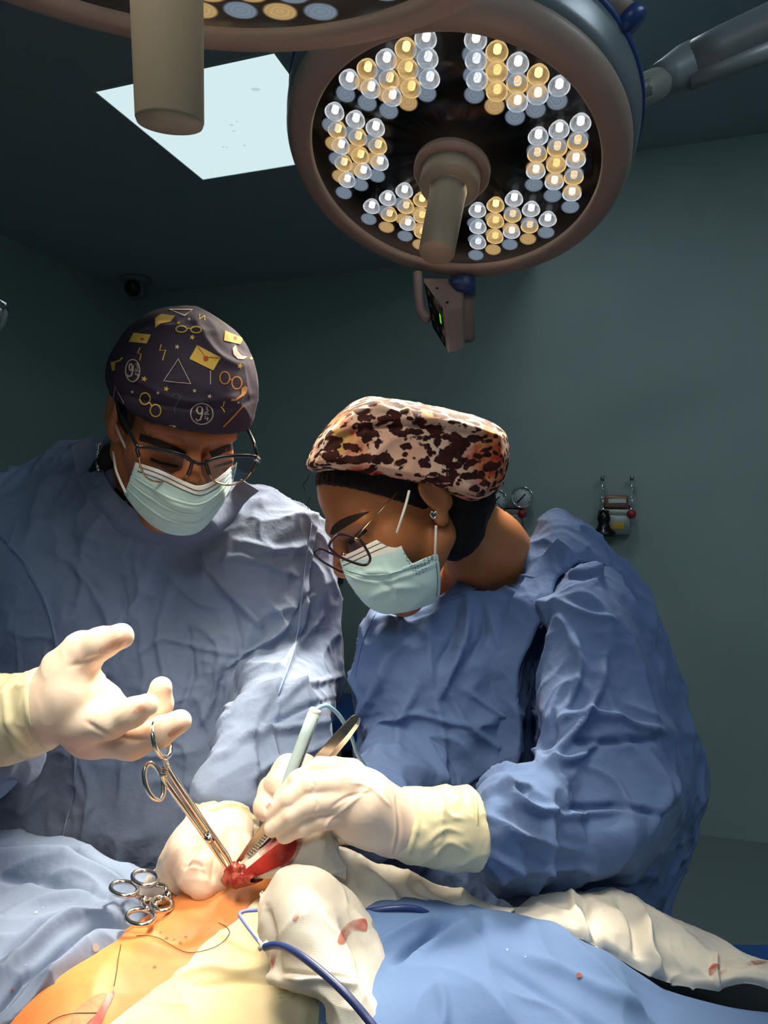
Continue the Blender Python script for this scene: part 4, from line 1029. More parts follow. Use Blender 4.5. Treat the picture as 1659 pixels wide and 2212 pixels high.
# ---------------------------------------------------------------- the woman
woman = empty('person', Pw(1120, 1700, .9).xy.to_3d(), 'person in blue gown and leopard-print bonnet leaning over the patient, holding forceps', 'person', 'surgeons')
hw = Head(Pw(868, 1088, .775), (-.694, -.324, -.60), math.radians(0), .985)
HW_R = hw.R()
F_ = Field(hw.o + Vector((-.17, -.17, -.40)), hw.o + Vector((.32, .32, .14)), .0024)
head_field(hw, F_, True)
F_.cone(hw.w(0, -.04, -.03), Pw(1050, 1190, .86), .053, .055, .03); F_.cone(Pw(1050, 1190, .86), Pw(1100, 1260, .92), .055, .075, .03)
F_.cone(Pw(950, 1300, .90), Pw(1230, 1230, .95), .05, .05, .03); F_.ell(Pw(1090, 1330, .93), (.12, .08, .10), None, .03)
body_w = solid('body', F_, m_skin_w, woman, 2)
# bonnet
def leopard():
    m = bpy.data.materials.new('bonnet_print'); m.use_nodes = True; nt = m.node_tree; b = nt.nodes['Principled BSDF']; b.inputs['Roughness'].default_value = .85; b.inputs['Specular IOR Level'].default_value = .2
    tc = nt.nodes.new('ShaderNodeTexCoord')
    def nz(scale, det=5, dist=0., w=0.):
        n = nt.nodes.new('ShaderNodeTexNoise'); n.inputs['Scale'].default_value = scale; n.inputs['Detail'].default_value = det; n.inputs['Distortion'].default_value = dist
        mp = nt.nodes.new('ShaderNodeMapping'); mp.inputs['Location'].default_value = (w, w * .7, -w); nt.links.new(tc.outputs['Object'], mp.inputs[0]); nt.links.new(mp.outputs[0], n.inputs['Vector']); return n
    def ramp(src, a, bq, ca, cb, interp='LINEAR'):
        r = nt.nodes.new('ShaderNodeValToRGB'); r.color_ramp.interpolation = interp; r.color_ramp.elements[0].position = a; r.color_ramp.elements[1].position = bq
        r.color_ramp.elements[0].color = ca; r.color_ramp.elements[1].color = cb; nt.links.new(src, r.inputs[0]); return r.outputs[0]
    def mix(f, x, y):
        k = nt.nodes.new('ShaderNodeMix'); k.data_type = 'RGBA'; nt.links.new(f, k.inputs[0]); nt.links.new(x, k.inputs[6]); nt.links.new(y, k.inputs[7]); return k.outputs[2]
    base = ramp(nz(16, 4, .5).outputs['Fac'], .38, .62, rgb('#ecd3c2'), rgb('#d9ab96'))
    red = ramp(nz(11, 4, .4, 3.).outputs['Fac'], .55, .64, (0, 0, 0, 1), (1, 1, 1, 1)); rc = ramp(nz(40, 3, 0, 1.).outputs['Fac'], .4, .6, rgb('#b8452c'), rgb('#d98a58'))
    base = mix(red, base, rc)
    pur = ramp(nz(14, 4, .4, 8.).outputs['Fac'], .60, .66, (0, 0, 0, 1), (1, 1, 1, 1)); pc = ramp(nz(30, 3).outputs['Fac'], .3, .7, rgb('#8a6f98'), rgb('#d6ab5a')); base = mix(pur, base, pc)
    vo = nt.nodes.new('ShaderNodeTexVoronoi'); vo.inputs['Scale'].default_value = 84; vo.inputs['Randomness'].default_value = 1
    wp = nz(26, 3, 0, 5.); ad = nt.nodes.new('ShaderNodeVectorMath'); ad.operation = 'MULTIPLY_ADD'; ad.inputs[1].default_value = (.035, .035, .035)
    nt.links.new(wp.outputs['Color'], ad.inputs[0]); mp2 = nt.nodes.new('ShaderNodeMapping'); mp2.inputs['Rotation'].default_value = (0, .5, 0); mp2.inputs['Scale'].default_value = (.62, 1, 1.2)
    nt.links.new(tc.outputs['Object'], mp2.inputs[0]); nt.links.new(mp2.outputs[0], ad.inputs[2]); nt.links.new(ad.outputs[0], vo.inputs['Vector'])
    patch = nz(18, 3, .3, 2.); sb = nt.nodes.new('ShaderNodeMath'); sb.operation = 'MULTIPLY_ADD'; sb.inputs[1].default_value = -.85; 
    nt.links.new(patch.outputs['Fac'], sb.inputs[0]); nt.links.new(vo.outputs['Distance'], sb.inputs[2])
    fine = nz(170, 3, .3); sc = nt.nodes.new('ShaderNodeMath'); sc.operation = 'MULTIPLY_ADD'; sc.inputs[1].default_value = .6; nt.links.new(fine.outputs['Fac'], sc.inputs[0]); nt.links.new(sb.outputs[0], sc.inputs[2])
    dark = ramp(sc.outputs[0], .38, .47, (1, 1, 1, 1), (0, 0, 0, 1)); dk = ramp(nz(60, 2).outputs['Fac'], .4, .7, rgb('#2a1414'), rgb('#4a2220'))
    col = mix(dark, base, dk); nt.links.new(col, b.inputs['Base Color'])
    bp = nt.nodes.new('ShaderNodeBump'); bp.inputs['Strength'].default_value = .25; bp.inputs['Distance'].default_value = .001; nt.links.new(nz(300, 2).outputs['Fac'], bp.inputs['Height']); nt.links.new(bp.outputs[0], b.inputs['Normal'])
    return m
F_ = Field(Pw(860, 980, .775) + Vector((-.17, -.15, -.14)), Pw(900, 980, .775) + Vector((.19, .15, .14)), .0024)
bon = [(666, 1014), (674, 972), (700, 930), (745, 885), (797, 858), (850, 862), (930, 878), (1010, 896), (1068, 916), (1094, 942), (1099, 985), (1086, 1045), (1060, 1072), (1022, 1084), (975, 1070), (900, 1052), (810, 1034), (740, 1022)]
F_.pillow(bon, (.93, 880, 980, .0001, 0), .100, .016, .003, pw=.35)
solid_bon = solid('surgical_bonnet', F_, leopard(), woman, 2, wr=((.05, .003), (.02, .001)), seed=5,
      folds=[([(690, 960), (760, 920), (850, 905), (950, 912), (1050, 935), (1095, 945)], 7, .0035), ([(690, 972), (770, 932), (860, 920), (960, 927), (1080, 950)], 6, -.003), ([(680, 1000), (780, 1012), (880, 1030), (1000, 1062)], 6, -.002),
             ([(797, 862), (830, 880), (870, 900)], 9, .003), ([(1000, 990), (1050, 980), (1095, 985)], 8, .002), ([(800, 890), (790, 930), (760, 970)], 9, .0025)])
# hair under the bonnet and at the nape
F_ = Field(hw.o + Vector((-.17, -.17, -.16)), hw.o + Vector((.2, .2, .12)), .0022)
F_.ell(hw.w(0, -.012, .045), [x * .95 + .005 for x in (.074, .094, .083)], HW_R, .012); F_.ell(hw.w(0, .035, .045), [x * .95 + .005 for x in (.062, .058, .062)], HW_R, .012)
F_.plane(P(676, 1034, .84), hw.M @ Vector((0, .80, -.60)), .003)
F_.cone(P(1000, 1075, .93), P(985, 1150, .93), .043, .034, .01); F_.cone(P(985, 1150, .93), P(978, 1190, .925), .034, .012, .01)
solid('hair', F_, m_hair, woman, 2, wr=((.008, .0012),), seed=3)
bw = bvh_of(body_w)
wisp = [[(668, 1025), (662, 1038), (655, 1048), (660, 1060)], [(672, 1075), (664, 1085), (666, 1100)], [(1040, 1085), (1075, 1088), (1090, 1105)], [(1020, 1110), (1030, 1130), (1022, 1150)], [(690, 1040), (700, 1070), (720, 1090)]]
for w in wisp: link('hair_wisp', mesh('hair_wisp', *tube(catmull([P(x, y, .88) for x, y in w], 5), .0004, 4)), m_hair, woman)
# mask
mk_w, wv = face_mask(hw, 'face_mask', woman, [(733, 1204), (765, 1190), (810, 1168), (858, 1150)], [(858, 1150), (872, 1190), (893, 1218), (918, 1218), (944, 1196), (951, 1240), (950, 1285), (940, 1302)], [(750, 1260), (788, 1308), (830, 1328), (885, 1322), (942, 1303)], [(733, 1204), (740, 1232), (752, 1258)],
                    (0, .050, -.052), (.074, .092, .090), (.40, .62), [([(760, 1250), (810, 1235), (860, 1240)], 8, .003), ([(830, 1215), (850, 1260), (860, 1300)], 7, .0025), ([(800, 1290), (850, 1270), (900, 1270)], 8, .0025), ([(770, 1230), (830, 1260), (880, 1300)], 6, -.002)], twist=0.)
wb = bvh_of(mk_w)
for pts in ([(738, 1212), (770, 1198), (815, 1176), (860, 1158)], [(741, 1222), (775, 1207), (820, 1186), (864, 1170)], [(942, 1215), (945, 1250), (943, 1290)]): cord_on('stitch_line', pts, wb, .0006, m_icon, mk_w, off=0)
dots = []
for r in range(4):
    for c in range(11):
        t = c / 10; x = 868 + t * 68 + r * 1.5; y = 1180 + 38 * math.sin(math.pi * min(t * 1.15, 1)) * (1.0) + t * 14 + r * 6 - 2
        dots.append([(x - 1.1, y - 1.1), (x + 1.1, y - 1.1), (x + 1.1, y + 1.1), (x - 1.1, y + 1.1)])
lay('embossed_dots', dots, wb, m_icon, mk_w, off=.0005, step=4)
loop_([Pw(857, 1152, .685), Pw(868, 1118, .682), Pw(878, 1085, .686), Pw(884, 1060, .69)], m_loop, mk_w)
loop_([Pw(940, 1205, .70), Pw(941, 1170, .695), Pw(942, 1135, .695)], m_loop, mk_w)
# earring: small silver heart
er = hit(bw, 937, 1113)[0] + Vector((0, -.002, 0))
link('earring', mesh('earring', *tube([er + Vector((x * .0011, -.001, z * .0011)) for x, z in ((0, -4), (2.6, -1.4), (4, 1), (3.6, 3), (2, 3.8), (0, 2.2), (-2, 3.8), (-3.6, 3), (-4, 1), (-2.6, -1.4))], .0014, 8, True)), m_chrome, woman)
# glasses
def wray(px, py, y=.108): return hw.ray(px, py, y)
NL = [(712, 1175), (732, 1154), (770, 1163), (782, 1172), (799, 1202), (795, 1217), (780, 1220), (738, 1205), (716, 1188)]
FLn = [(679, 1194), (690, 1186), (712, 1194), (736, 1208), (742, 1236), (712, 1222), (690, 1208)]
def pl(pts, d, slope=0.): return [Pw(q.x, q.y, d + slope * (q.x - 750)) for q in catmull([(a, b, 0) for a, b in pts], 4, True)]
nl, fl = pl(NL, .672, .0002), pl(FLn, .735, .0002)
gw = link('eyeglasses', mesh('eyeglasses', *tube(catmull([Pw(716, 1190, .68), Pw(722, 1192, .70), Pw(728, 1200, .72)], 5), .0014, 8)), m_frame_g, woman)
link('rim', mesh('rim', *tube(nl, .0016, 8, True)), m_frame_d, gw); link('rim', mesh('rim', *tube(fl, .0013, 8, True)), m_frame_d, gw)
for lp in (nl, fl):
    c = sum(lp, Vector()) / len(lp); link('lens', mesh('lens', lp + [c], [(i, (i + 1) % len(lp), len(lp)) for i in range(len(lp))]), m_lens, gw)
link('temple_arm', mesh('temple_arm', *tube([Pw(766, 1164, .67), Pw(790, 1138, .678), Pw(856, 1066, .693)], .0009, 8)), m_frame_g, gw)
link('hinge', mesh('hinge', *tube([Pw(764, 1162, .67), Pw(774, 1167, .668)], .0022, 8)), m_frame_g, gw)
link('nose_pad', mesh('nose_pad', *tube([Pw(738, 1196, .688), Pw(746, 1198, .686)], .0018, 8)), m_frame_g, gw)
lay('eyebrow', [spl([(714, 1152), (722, 1134), (742, 1120), (768, 1111), (800, 1105), (768, 1116), (746, 1128), (731, 1142), (722, 1154)], 4)], bw, m_brow, body_w, off=.0008, step=6)
lay_k('eyelash', [(755, 1174), (770, 1160), (790, 1142)], 11, bw, m_brow, body_w)

# gown
F_ = Field((-.08, .56, H - .72), (.62, 1.30, H + .08), .0030)
F_.pillow([(1150, 1165), (1198, 1112), (1224, 1120), (1300, 1172), (1378, 1250), (1440, 1360), (1488, 1530), (1524, 1690), (1500, 1840), (1448, 1975), (1448, 2120), (800, 2120), (790, 1900), (776, 1750), (782, 1630), (780, 1560), (758, 1480), (766, 1420), (786, 1350), (815, 1315), (880, 1310), (960, 1290), (1020, 1250), (1090, 1200)],
          lambda px, py: 1.06 + .00012 * (px - 1100) - .00008 * (py - 1500), .13, .115, .01)
F_.pillow([(1200, 1262), (1255, 1225), (1320, 1235), (1380, 1310), (1435, 1470), (1476, 1650), (1468, 1760), (1404, 1866), (1300, 1912), (1150, 1944), (1078, 1932), (1034, 1880), (1024, 1790), (1030, 1715), (1080, 1660), (1165, 1632), (1150, 1500), (1162, 1380)],
          lambda px, py: .95 - .0003 * np.clip(py - 1250, 0, 550) - .00045 * np.clip(1260 - px, 0, 240) * np.clip((py - 1450) / 200, 0, 1), .08, .05, .006)
F_.pillow([(1176, 1345), (1150, 1400), (1132, 1480), (1126, 1560), (1130, 1648), (1152, 1640), (1160, 1540), (1166, 1450), (1184, 1380)], (.93, 1160, 1450, 0, 0), .09, .006, .004, 'cut')
F_.cone(P(900, 1560, 1.02), P(860, 1680, .92), .06, .055, .02); F_.cone(P(860, 1680, .92), P(790, 1762, .78), .052, .036, .02)
F_.cone(Pw(1060, 1215, .83), hw.w(0, -.03, -.04), .056, .062, .006, 'cut')
wf = [([(815, 1330), (840, 1420), (800, 1520), (785, 1560)], 14, .006), ([(870, 1330), (860, 1400), (830, 1480)], 12, .006), ([(1020, 1310), (1010, 1370), (985, 1420), (960, 1460), (945, 1500)], 13, .012), ([(1045, 1330), (1040, 1380), (1000, 1440)], 10, -.008),
      ([(990, 1330), (975, 1390), (940, 1440)], 9, -.006), ([(1060, 1340), (1080, 1420), (1100, 1500)], 12, .006), ([(900, 1480), (870, 1560), (850, 1650)], 13, .006), ([(960, 1480), (1000, 1560), (1090, 1620)], 12, .006), ([(930, 1500), (950, 1600), (930, 1700)], 11, .005),
      ([(1000, 1490), (1060, 1530), (1100, 1560)], 10, .005), ([(840, 1560), (900, 1540), (980, 1560), (1080, 1560)], 9, .004), ([(1100, 1230), (1140, 1260), (1190, 1260)], 10, .006), ([(1040, 1290), (1100, 1290), (1160, 1320)], 9, .005), ([(1090, 1370), (1130, 1380), (1160, 1360)], 9, .005),
      ([(800, 1650), (850, 1640), (930, 1680)], 10, .005), ([(820, 1350), (870, 1350), (930, 1330)], 9, .005),
      # sleeve
      ([(1240, 1360), (1250, 1450), (1210, 1560)], 13, .008), ([(1300, 1420), (1290, 1500), (1230, 1590), (1200, 1640)], 13, .010), ([(1200, 1560), (1260, 1540), (1340, 1560), (1430, 1580)], 13, .011), ([(1240, 1600), (1320, 1600), (1420, 1600)], 10, -.010), ([(1170, 1650), (1240, 1640), (1300, 1590)], 12, .010),
      ([(1080, 1690), (1150, 1740), (1260, 1760), (1380, 1740)], 13, .008), ([(1040, 1720), (1090, 1700), (1150, 1690)], 9, .008), ([(1190, 1760), (1300, 1740), (1420, 1760)], 11, -.009), ([(1050, 1760), (1120, 1800), (1250, 1840)], 12, .007), ([(1060, 1850), (1150, 1880), (1300, 1860)], 13, .007),
      ([(1030, 1790), (1050, 1850), (1090, 1910)], 10, .006), ([(1260, 1650), (1330, 1690), (1360, 1760)], 11, .007), ([(1340, 1330), (1390, 1450), (1420, 1560)], 12, .006), ([(1210, 1300), (1280, 1330), (1330, 1340)], 10, .006), ([(1150, 1640), (1190, 1600), (1195, 1540)], 9, -.009),
      ([(1400, 1620), (1430, 1700), (1400, 1800)], 11, .007), ([(1290, 1180), (1350, 1260), (1400, 1360)], 10, .005), ([(1450, 1560), (1480, 1700), (1470, 1820)], 10, .005)]
vest_w = [(1150, 1165), (1200, 1112), (1270, 1160), (1300, 1240), (1200, 1245), (1190, 1310), (1150, 1370), (1118, 1440), (1122, 1540), (1116, 1640), (1000, 1700), (900, 1900), (780, 1900), (760, 1450), (800, 1310), (940, 1300), (1040, 1240)]
gown_w = solid('gown', F_, m_gown2, woman, 2, wr=((.11, .010, 2.2), (.05, .0065, 2.0), (.026, .0025, 1.8)), folds=sharp(wf), seed=7, panels=[(vest_w, .013, 6)])
gb = bvh_of(gown_w)
for pts in ([(1200, 1250), (1186, 1300), (1150, 1365), (1122, 1430), (1112, 1500), (1122, 1570), (1116, 1640)], [(1120, 1200), (1070, 1240), (1020, 1275), (960, 1300)], [(815, 1320), (790, 1370), (775, 1420), (768, 1460)]):
    cord_on('seam', pts, gb, .0012, m_gown2, gown_w)
def wd(x, y, off, dflt=.95): h = hit(gb, x, y); return (h[0].y if h else dflt) - off
edge_ = [(1262, 1212), (1208, 1246), (1190, 1306), (1154, 1368), (1126, 1436), (1122, 1500), (1128, 1570), (1120, 1645), (1108, 1725)]
inn_ = [(1205, 1160), (1150, 1222), (1108, 1290), (1080, 1360), (1056, 1440), (1054, 1510), (1062, 1580), (1066, 1640), (1050, 1725)]
rows = []
for t, off in ((0, -.001), (.25, .006), (.6, .014), (.88, .020), (1, .018)): rows.append([(a[0] + (b[0] - a[0]) * t, a[1] + (b[1] - a[1]) * t, wd(a[0] + (b[0] - a[0]) * .35, min(a[1] + (b[1] - a[1]) * .35, 1600), off)) for a, b in zip(inn_, edge_)])
sheet('gown_flap', rows, m_gown2, woman, 150, 40, wr=((.05, .004, 2.0), (.022, .0018)), thick=.0035, edge=.003, seed=43, smooth=1)

# ================================================================ gloved hands
def glove(name, parent, mat, chains, cut, hi, vox=.0015, k=.006, wr=((.03, .0012), (.012, .0004)), folds=(), seed=0, smooth=2):
    pts = np.array([tuple(P(*p[:3])) for c in chains for p in c]); m = .05
    F = Field(pts.min(0) - m, pts.max(0) + m, vox)
    for c in chains: F.chain([P(*p[:3]) for p in c], [p[3] for p in c], k)
    for p, n in (cut or ()): F.plane(p, n, .002)
    return solid(name, F, mat, parent, smooth, wr=wr, folds=folds, seed=seed)
# his open right hand
hand_mo = glove('glove', man, m_glove, [
    [(60, 1545, .615, .032), (125, 1522, .602, .030), (150, 1505, .60, .030)],
    [(150, 1500, .605, .029), (195, 1555, .605, .026), (205, 1585, .61, .020)],
    [(135, 1490, .60, .024), (150, 1450, .60, .0215), (178, 1412, .60, .0175), (218, 1391, .592, .0125), (262, 1374, .588, .0100)],
    [(170, 1560, .595, .019), (240, 1560, .578, .0128), (285, 1541, .572, .0112), (316, 1523, .570, .0092)],
    [(190, 1580, .61, .021), (285, 1601, .60, .0140), (345, 1582, .594, .0118), (389, 1558, .590, .0098)],
    [(230, 1545, .635, .015), (322, 1566, .63, .0118), (342, 1524, .62, .0112), (347, 1485, .615, .0096)],
    [(165, 1470, .635, .018), (225, 1510, .640, .013), (290, 1565, .64, .0105), (325, 1580, .635, .0095)],
    [(150, 1510, .62, .026), (210, 1558, .625, .021)]], None, None, seed=11,
    folds=[([(185, 1560), (240, 1590), (330, 1600)], 6, -.002), ([(150, 1440), (180, 1430), (215, 1415)], 5, -.0015)])
cuff_mo = glove('glove_cuff', man, m_cuff, [[(-70, 1570, .645, .040), (10, 1556, .622, .037), (62, 1543, .612, .034), (104, 1522, .605, .032)]], None, None, vox=.002,
    wr=((.03, .0025), (.013, .0012)), seed=12, folds=[([(90, 1440), (100, 1520), (140, 1600)], 5, .0015), ([(60, 1455), (60, 1540), (100, 1615)], 6, .002), ([(10, 1490), (20, 1560), (60, 1620)], 7, .0025)])
# his left hand resting on the patient
hand_ml = glove('glove', man, m_glove, [
    [(492, 1775, .715, .032), (462, 1805, .695, .031), (425, 1845, .672, .029)], [(425, 1840, .675, .027), (388, 1880, .66, .021), (362, 1908, .652, .0135)],
    [(450, 1835, .665, .024), (468, 1880, .645, .016), (478, 1902, .637, .012)], [(405, 1850, .655, .018), (424, 1885, .637, .0155), (440, 1915, .626, .0125)],
    [(492, 1800, .69, .024), (508, 1850, .665, .017), (502, 1885, .648, .0115)], [(385, 1880, .668, .015), (338, 1918, .662, .0115), (312, 1955, .655, .0100)]], None, None, vox=.0016, k=.007, seed=13,
    wr=((.03, .0016), (.012, .0006)),
    folds=[([(398, 1872), (425, 1866), (446, 1895)], 5, -.003), ([(410, 1874), (440, 1880), (448, 1910)], 4, .002), ([(500, 1790), (525, 1800), (540, 1830)], 4, -.0025), ([(440, 1790), (470, 1815), (500, 1860)], 6, -.002), ([(480, 1780), (505, 1800), (520, 1840)], 4, .002),
           ([(395, 1815), (375, 1850), (350, 1895)], 7, .004), ([(430, 1830), (410, 1850), (385, 1905)], 6, -.004), ([(468, 1840), (462, 1870), (458, 1905)], 5, -.0035), ([(490, 1850), (486, 1875), (482, 1900)], 4, -.003)])
cuff_ml = glove('glove_cuff', man, m_cuff, [[(548, 1712, .77, .040), (520, 1738, .742, .0405), (492, 1768, .718, .037), (478, 1782, .706, .034)]], None, None, vox=.002, wr=((.03, .002), (.012, .001)), seed=14,
    folds=[([(440, 1760), (500, 1735), (575, 1760)], 4, .003), ([(450, 1742), (510, 1712), (570, 1735)], 4, -.003), ([(428, 1785), (500, 1755), (570, 1790)], 4, -.003), ([(428, 1795), (490, 1770), (556, 1812)], 3.5, .004)])
# her left hand
hand_w = glove('glove', woman, m_glove, [
    [(880, 1782, .618, .0265), (850, 1778, .612, .0260), (785, 1730, .599, .0265), (755, 1700, .598, .0215)], [(850, 1790, .612, .024), (775, 1758, .602, .024), (745, 1755, .602, .017)],
    [(755, 1670, .600, .0130), (690, 1657, .594, .0088), (645, 1688, .592, .0082), (607, 1727, .594, .0072)],
    [(755, 1692, .590, .0130), (670, 1695, .580, .0088), (625, 1725, .578, .0082), (586, 1757, .582, .0074)],
    [(755, 1722, .587, .0130), (672, 1735, .575, .0088), (630, 1759, .574, .0080), (590, 1787, .579, .0072)],
    [(755, 1750, .590, .0125), (690, 1771, .578, .0082), (655, 1787, .577, .0075), (615, 1805, .581, .0066)],
    [(770, 1760, .62, .018), (710, 1775, .625, .014), (650, 1785, .615, .010)]], None, None, vox=.0012, k=.0022, seed=15, wr=((.03, .0014), (.012, .0004)), smooth=1,
    folds=[([(700, 1795), (712, 1770), (745, 1745), (800, 1700)], 4, .0016), ([(716, 1745), (750, 1722), (800, 1712)], 4, -.0014), ([(760, 1690), (800, 1700), (840, 1740)], 4, .0012), ([(855, 1722), (862, 1790), (852, 1845)], 3, -.0022), ([(848, 1722), (854, 1790), (845, 1845)], 2.5, .0012), ([(672, 1682), (680, 1698), (676, 1710)], 2.5, -.001), ([(676, 1722), (684, 1738), (680, 1750)], 2.5, -.001)])
cuff_w = glove('glove_cuff', woman, m_cuff, [[(868, 1780, .617, .0275), (905, 1782, .622, .0305), (960, 1788, .632, .0335), (1022, 1790, .645, .0345), (1060, 1792, .653, .0345)]], [(P(1026, 1790, .645), (1, .25, 0))], None, vox=.0018,
    wr=((.03, .0022), (.012, .0010)), seed=16, folds=[([(920, 1820), (960, 1790), (1000, 1800)], 5, .002), ([(930, 1850), (970, 1820), (1010, 1840)], 5, .002), ([(950, 1720), (970, 1760), (1010, 1770)], 5, .0018), ([(890, 1720), (900, 1780), (880, 1850)], 5, .002)])
m_roll = material('glove_rolled_edge', rgb('#e6d9a8'), .5, sss=.2)
rr = [P(1024 + 5 * math.sin(a), 1793 + 80 * math.cos(a), .645 - .035 * math.sin(a)) for a in np.linspace(0, 2 * math.pi, 40, endpoint=False)]
link('rolled_edge', mesh('rolled_edge', *tube(rr, .0022, 8, True)), m_roll, cuff_w)
cml = bvh_of(cuff_ml)
cord_on('rolled_edge', [(462, 1712), (478, 1698), (510, 1690), (545, 1700), (570, 1730), (577, 1765)], cml, .0022, m_roll, cuff_ml, off=0)
hand_w2 = glove('glove', woman, m_glove, [
    [(790, 1762, .76, .03), (720, 1745, .70, .033), (670, 1725, .67, .028)], [(670, 1700, .665, .018), (622, 1662, .648, .0130), (604, 1690, .636, .0115), (622, 1720, .628, .010)],
    [(665, 1735, .665, .018), (590, 1708, .645, .0128), (577, 1742, .632, .0112), (598, 1765, .622, .0098)], [(690, 1690, .67, .016), (655, 1660, .655, .012), (640, 1690, .64, .010)], [(670, 1760, .66, .016), (600, 1755, .65, .012), (598, 1785, .64, .0105)]], None, None, k=.005, seed=17)
def stain_mat(name, col, lo, hi, sc=70):
    """liquid soaked into cloth: patchy, see-through where it thins out"""
    m = material(name, col, .6, spec=.2); nt = m.node_tree; b = nt.nodes['Principled BSDF']; out = [n for n in nt.nodes if n.type == 'OUTPUT_MATERIAL'][0]
    tc = nt.nodes.new('ShaderNodeTexCoord'); n = nt.nodes.new('ShaderNodeTexNoise'); n.inputs['Scale'].default_value = sc; n.inputs['Detail'].default_value = 6
    r = nt.nodes.new('ShaderNodeMapRange'); r.inputs[1].default_value = lo; r.inputs[2].default_value = hi; nt.links.new(tc.outputs['Object'], n.inputs['Vector']); nt.links.new(n.outputs['Fac'], r.inputs[0])
    tr = nt.nodes.new('ShaderNodeBsdfTransparent'); mx = nt.nodes.new('ShaderNodeMixShader'); nt.links.new(r.outputs[0], mx.inputs[0]); nt.links.new(tr.outputs[0], mx.inputs[1]); nt.links.new(b.outputs[0], mx.inputs[2]); nt.links.new(mx.outputs[0], out.inputs[0])
    return m
m_pink = stain_mat('blood_smear', rgb('#9c2a22'), .1, .42)
m_bloodl = stain_mat('blood_light', rgb('#b04438'), .3, .75)
hwb = bvh_of(hand_w)
lay('blood_spot', [spl([(575, 1738), (582, 1733), (588, 1742), (584, 1750), (577, 1748)])], hwb, m_bloodl, hand_w, off=.0004, step=5)

m_tip = stain_mat('fingertip_through_latex', rgb('#e6b09a'), .2, 1.1, 60)
mob = bvh_of(hand_mo)
for pts in ([(214, 1402), (232, 1388), (258, 1376), (276, 1364), (277, 1378), (262, 1396), (236, 1410), (218, 1412)], [(286, 1536), (300, 1524), (322, 1514), (327, 1524), (312, 1536), (292, 1542)], [(362, 1584), (384, 1566), (402, 1556), (402, 1566), (386, 1582), (368, 1592)]):
    lay('fingertip_tint', [spl(pts)], mob, m_tip, hand_mo, off=.0004, step=5)

# ================================================================ the patient, table and drapes
m_skin_p = material('prepped_skin', rgb('#d6884c'), .5, bump=((150, .25, .001), (25, .1, .003)), noise=(22, rgb('#c6763e'), .35, .75), sss=.2)
m_drape = weave(material('drape_blue', rgb('#6580ac'), .93, bump=((40, .2, .005), (160, .2, .001)), noise=(6, rgb('#5a75a2'), .3, .7), spec=.12), 2600, .08, .0003); crease(m_drape, ((7, .35, .012), (22, .25, .004)))
m_drape_g = weave(material('drape_greyblue', rgb('#7886a0'), .93, bump=((40, .2, .005), (160, .2, .001)), noise=(6, rgb('#6c7c98'), .3, .7), spec=.12), 2600, .08, .0003); crease(m_drape_g, ((7, .35, .012), (22, .25, .004)))
m_gauze = weave(material('gauze_cotton', rgb('#d6d3ca'), .95, bump=((60, .2, .003),), noise=(14, rgb('#cbc6ba'), .35, .7), spec=.08, sss=.1), 3600, .28, .0006)
m_towel = weave(material('towel_cream', rgb('#e8dab4'), .95, bump=((60, .2, .003),), noise=(9, rgb('#dccb9e'), .35, .7), spec=.08, sss=.1), 2600, .12, .0004)
m_table = material('table_black', rgb('#16181b'), .5)

patient = empty('person', P(400, 2212, .6).xy.to_3d(), 'draped patient lying on the table with orange prepped skin exposed', 'person')
F_ = Field((-.62, .30, H - .56), (.20, .80, H - .24), .003)
F_.ell(P(502, 2078, .640), (.074, .074, .072), None, .02)
F_.cone(P(405, 2140, .61), P(330, 2190, .58), .060, .060, .03); F_.cone(P(330, 2190, .58), P(150, 2330, .52), .060, .060, .03); F_.cone(P(150, 2330, .52), P(-200, 2560, .46), .06, .065, .03)
F_.cone(P(505, 2110, .64), P(800, 2190, .64), .07, .07, .03); F_.cone(P(560, 2200, .60), P(420, 2360, .54), .075, .07, .03)
body_p = solid('body', F_, m_skin_p, patient, 3, wr=((.05, .0018), (.012, .0004)), seed=21, folds=[([(330, 2010), (380, 2030), (440, 2015)], 16, -.004), ([(250, 2050), (330, 2060), (420, 2075)], 12, -.002)])
skin = bvh_of(body_p)
m_meat = material('wound_tissue', rgb('#7d1f18'), .3, bump=((140, .5, .003),), noise=(90, rgb('#b0604a'), .5, .75), spec=.6)
F_ = Field(P(505, 1885, .63) - Vector((.03, .03, .03)), P(505, 1885, .63) + Vector((.04, .03, .03)), .001)
F_.chain([P(496, 1900, .622), P(497, 1882, .622), P(503, 1873, .622)], [.004, .0045, .003], .003); F_.chain([P(508, 1900, .618), P(510, 1880, .62), P(507, 1868, .622)], [.004, .004, .0025], .003)
F_.chain([P(520, 1896, .615), P(525, 1880, .618), P(535, 1878, .618)], [.005, .005, .003], .003); F_.chain([P(488, 1902, .62), P(510, 1904, .612), P(560, 1898, .600)], [.004, .005, .003], .003)
solid('wound_tissue', F_, m_meat, patient, 1, wr=((.006, .0012),), seed=22)
m_scar = material('incision_pink', rgb('#a8403a'), .4, bump=((90, .5, .002),)); m_areola = material('brown_skin_patch', rgb('#a06f4c'), .6, bump=((220, .7, .0015),), noise=(40, rgb('#c28c5e'), .4, .7))
lay('brown_patch', [spl([(160, 2190), (185, 2165), (215, 2148), (232, 2152), (222, 2175), (200, 2200), (175, 2222), (150, 2225)])], skin, m_areola, body_p, off=.0008, step=6)
lay('incision', [spl([(185, 2225), (205, 2195), (222, 2165), (240, 2145), (246, 2150), (232, 2178), (220, 2205), (205, 2228)])], skin, m_scar, body_p, off=.0016, step=6)
m_mole = material('skin_fleck', rgb('#a4532c'), .6)
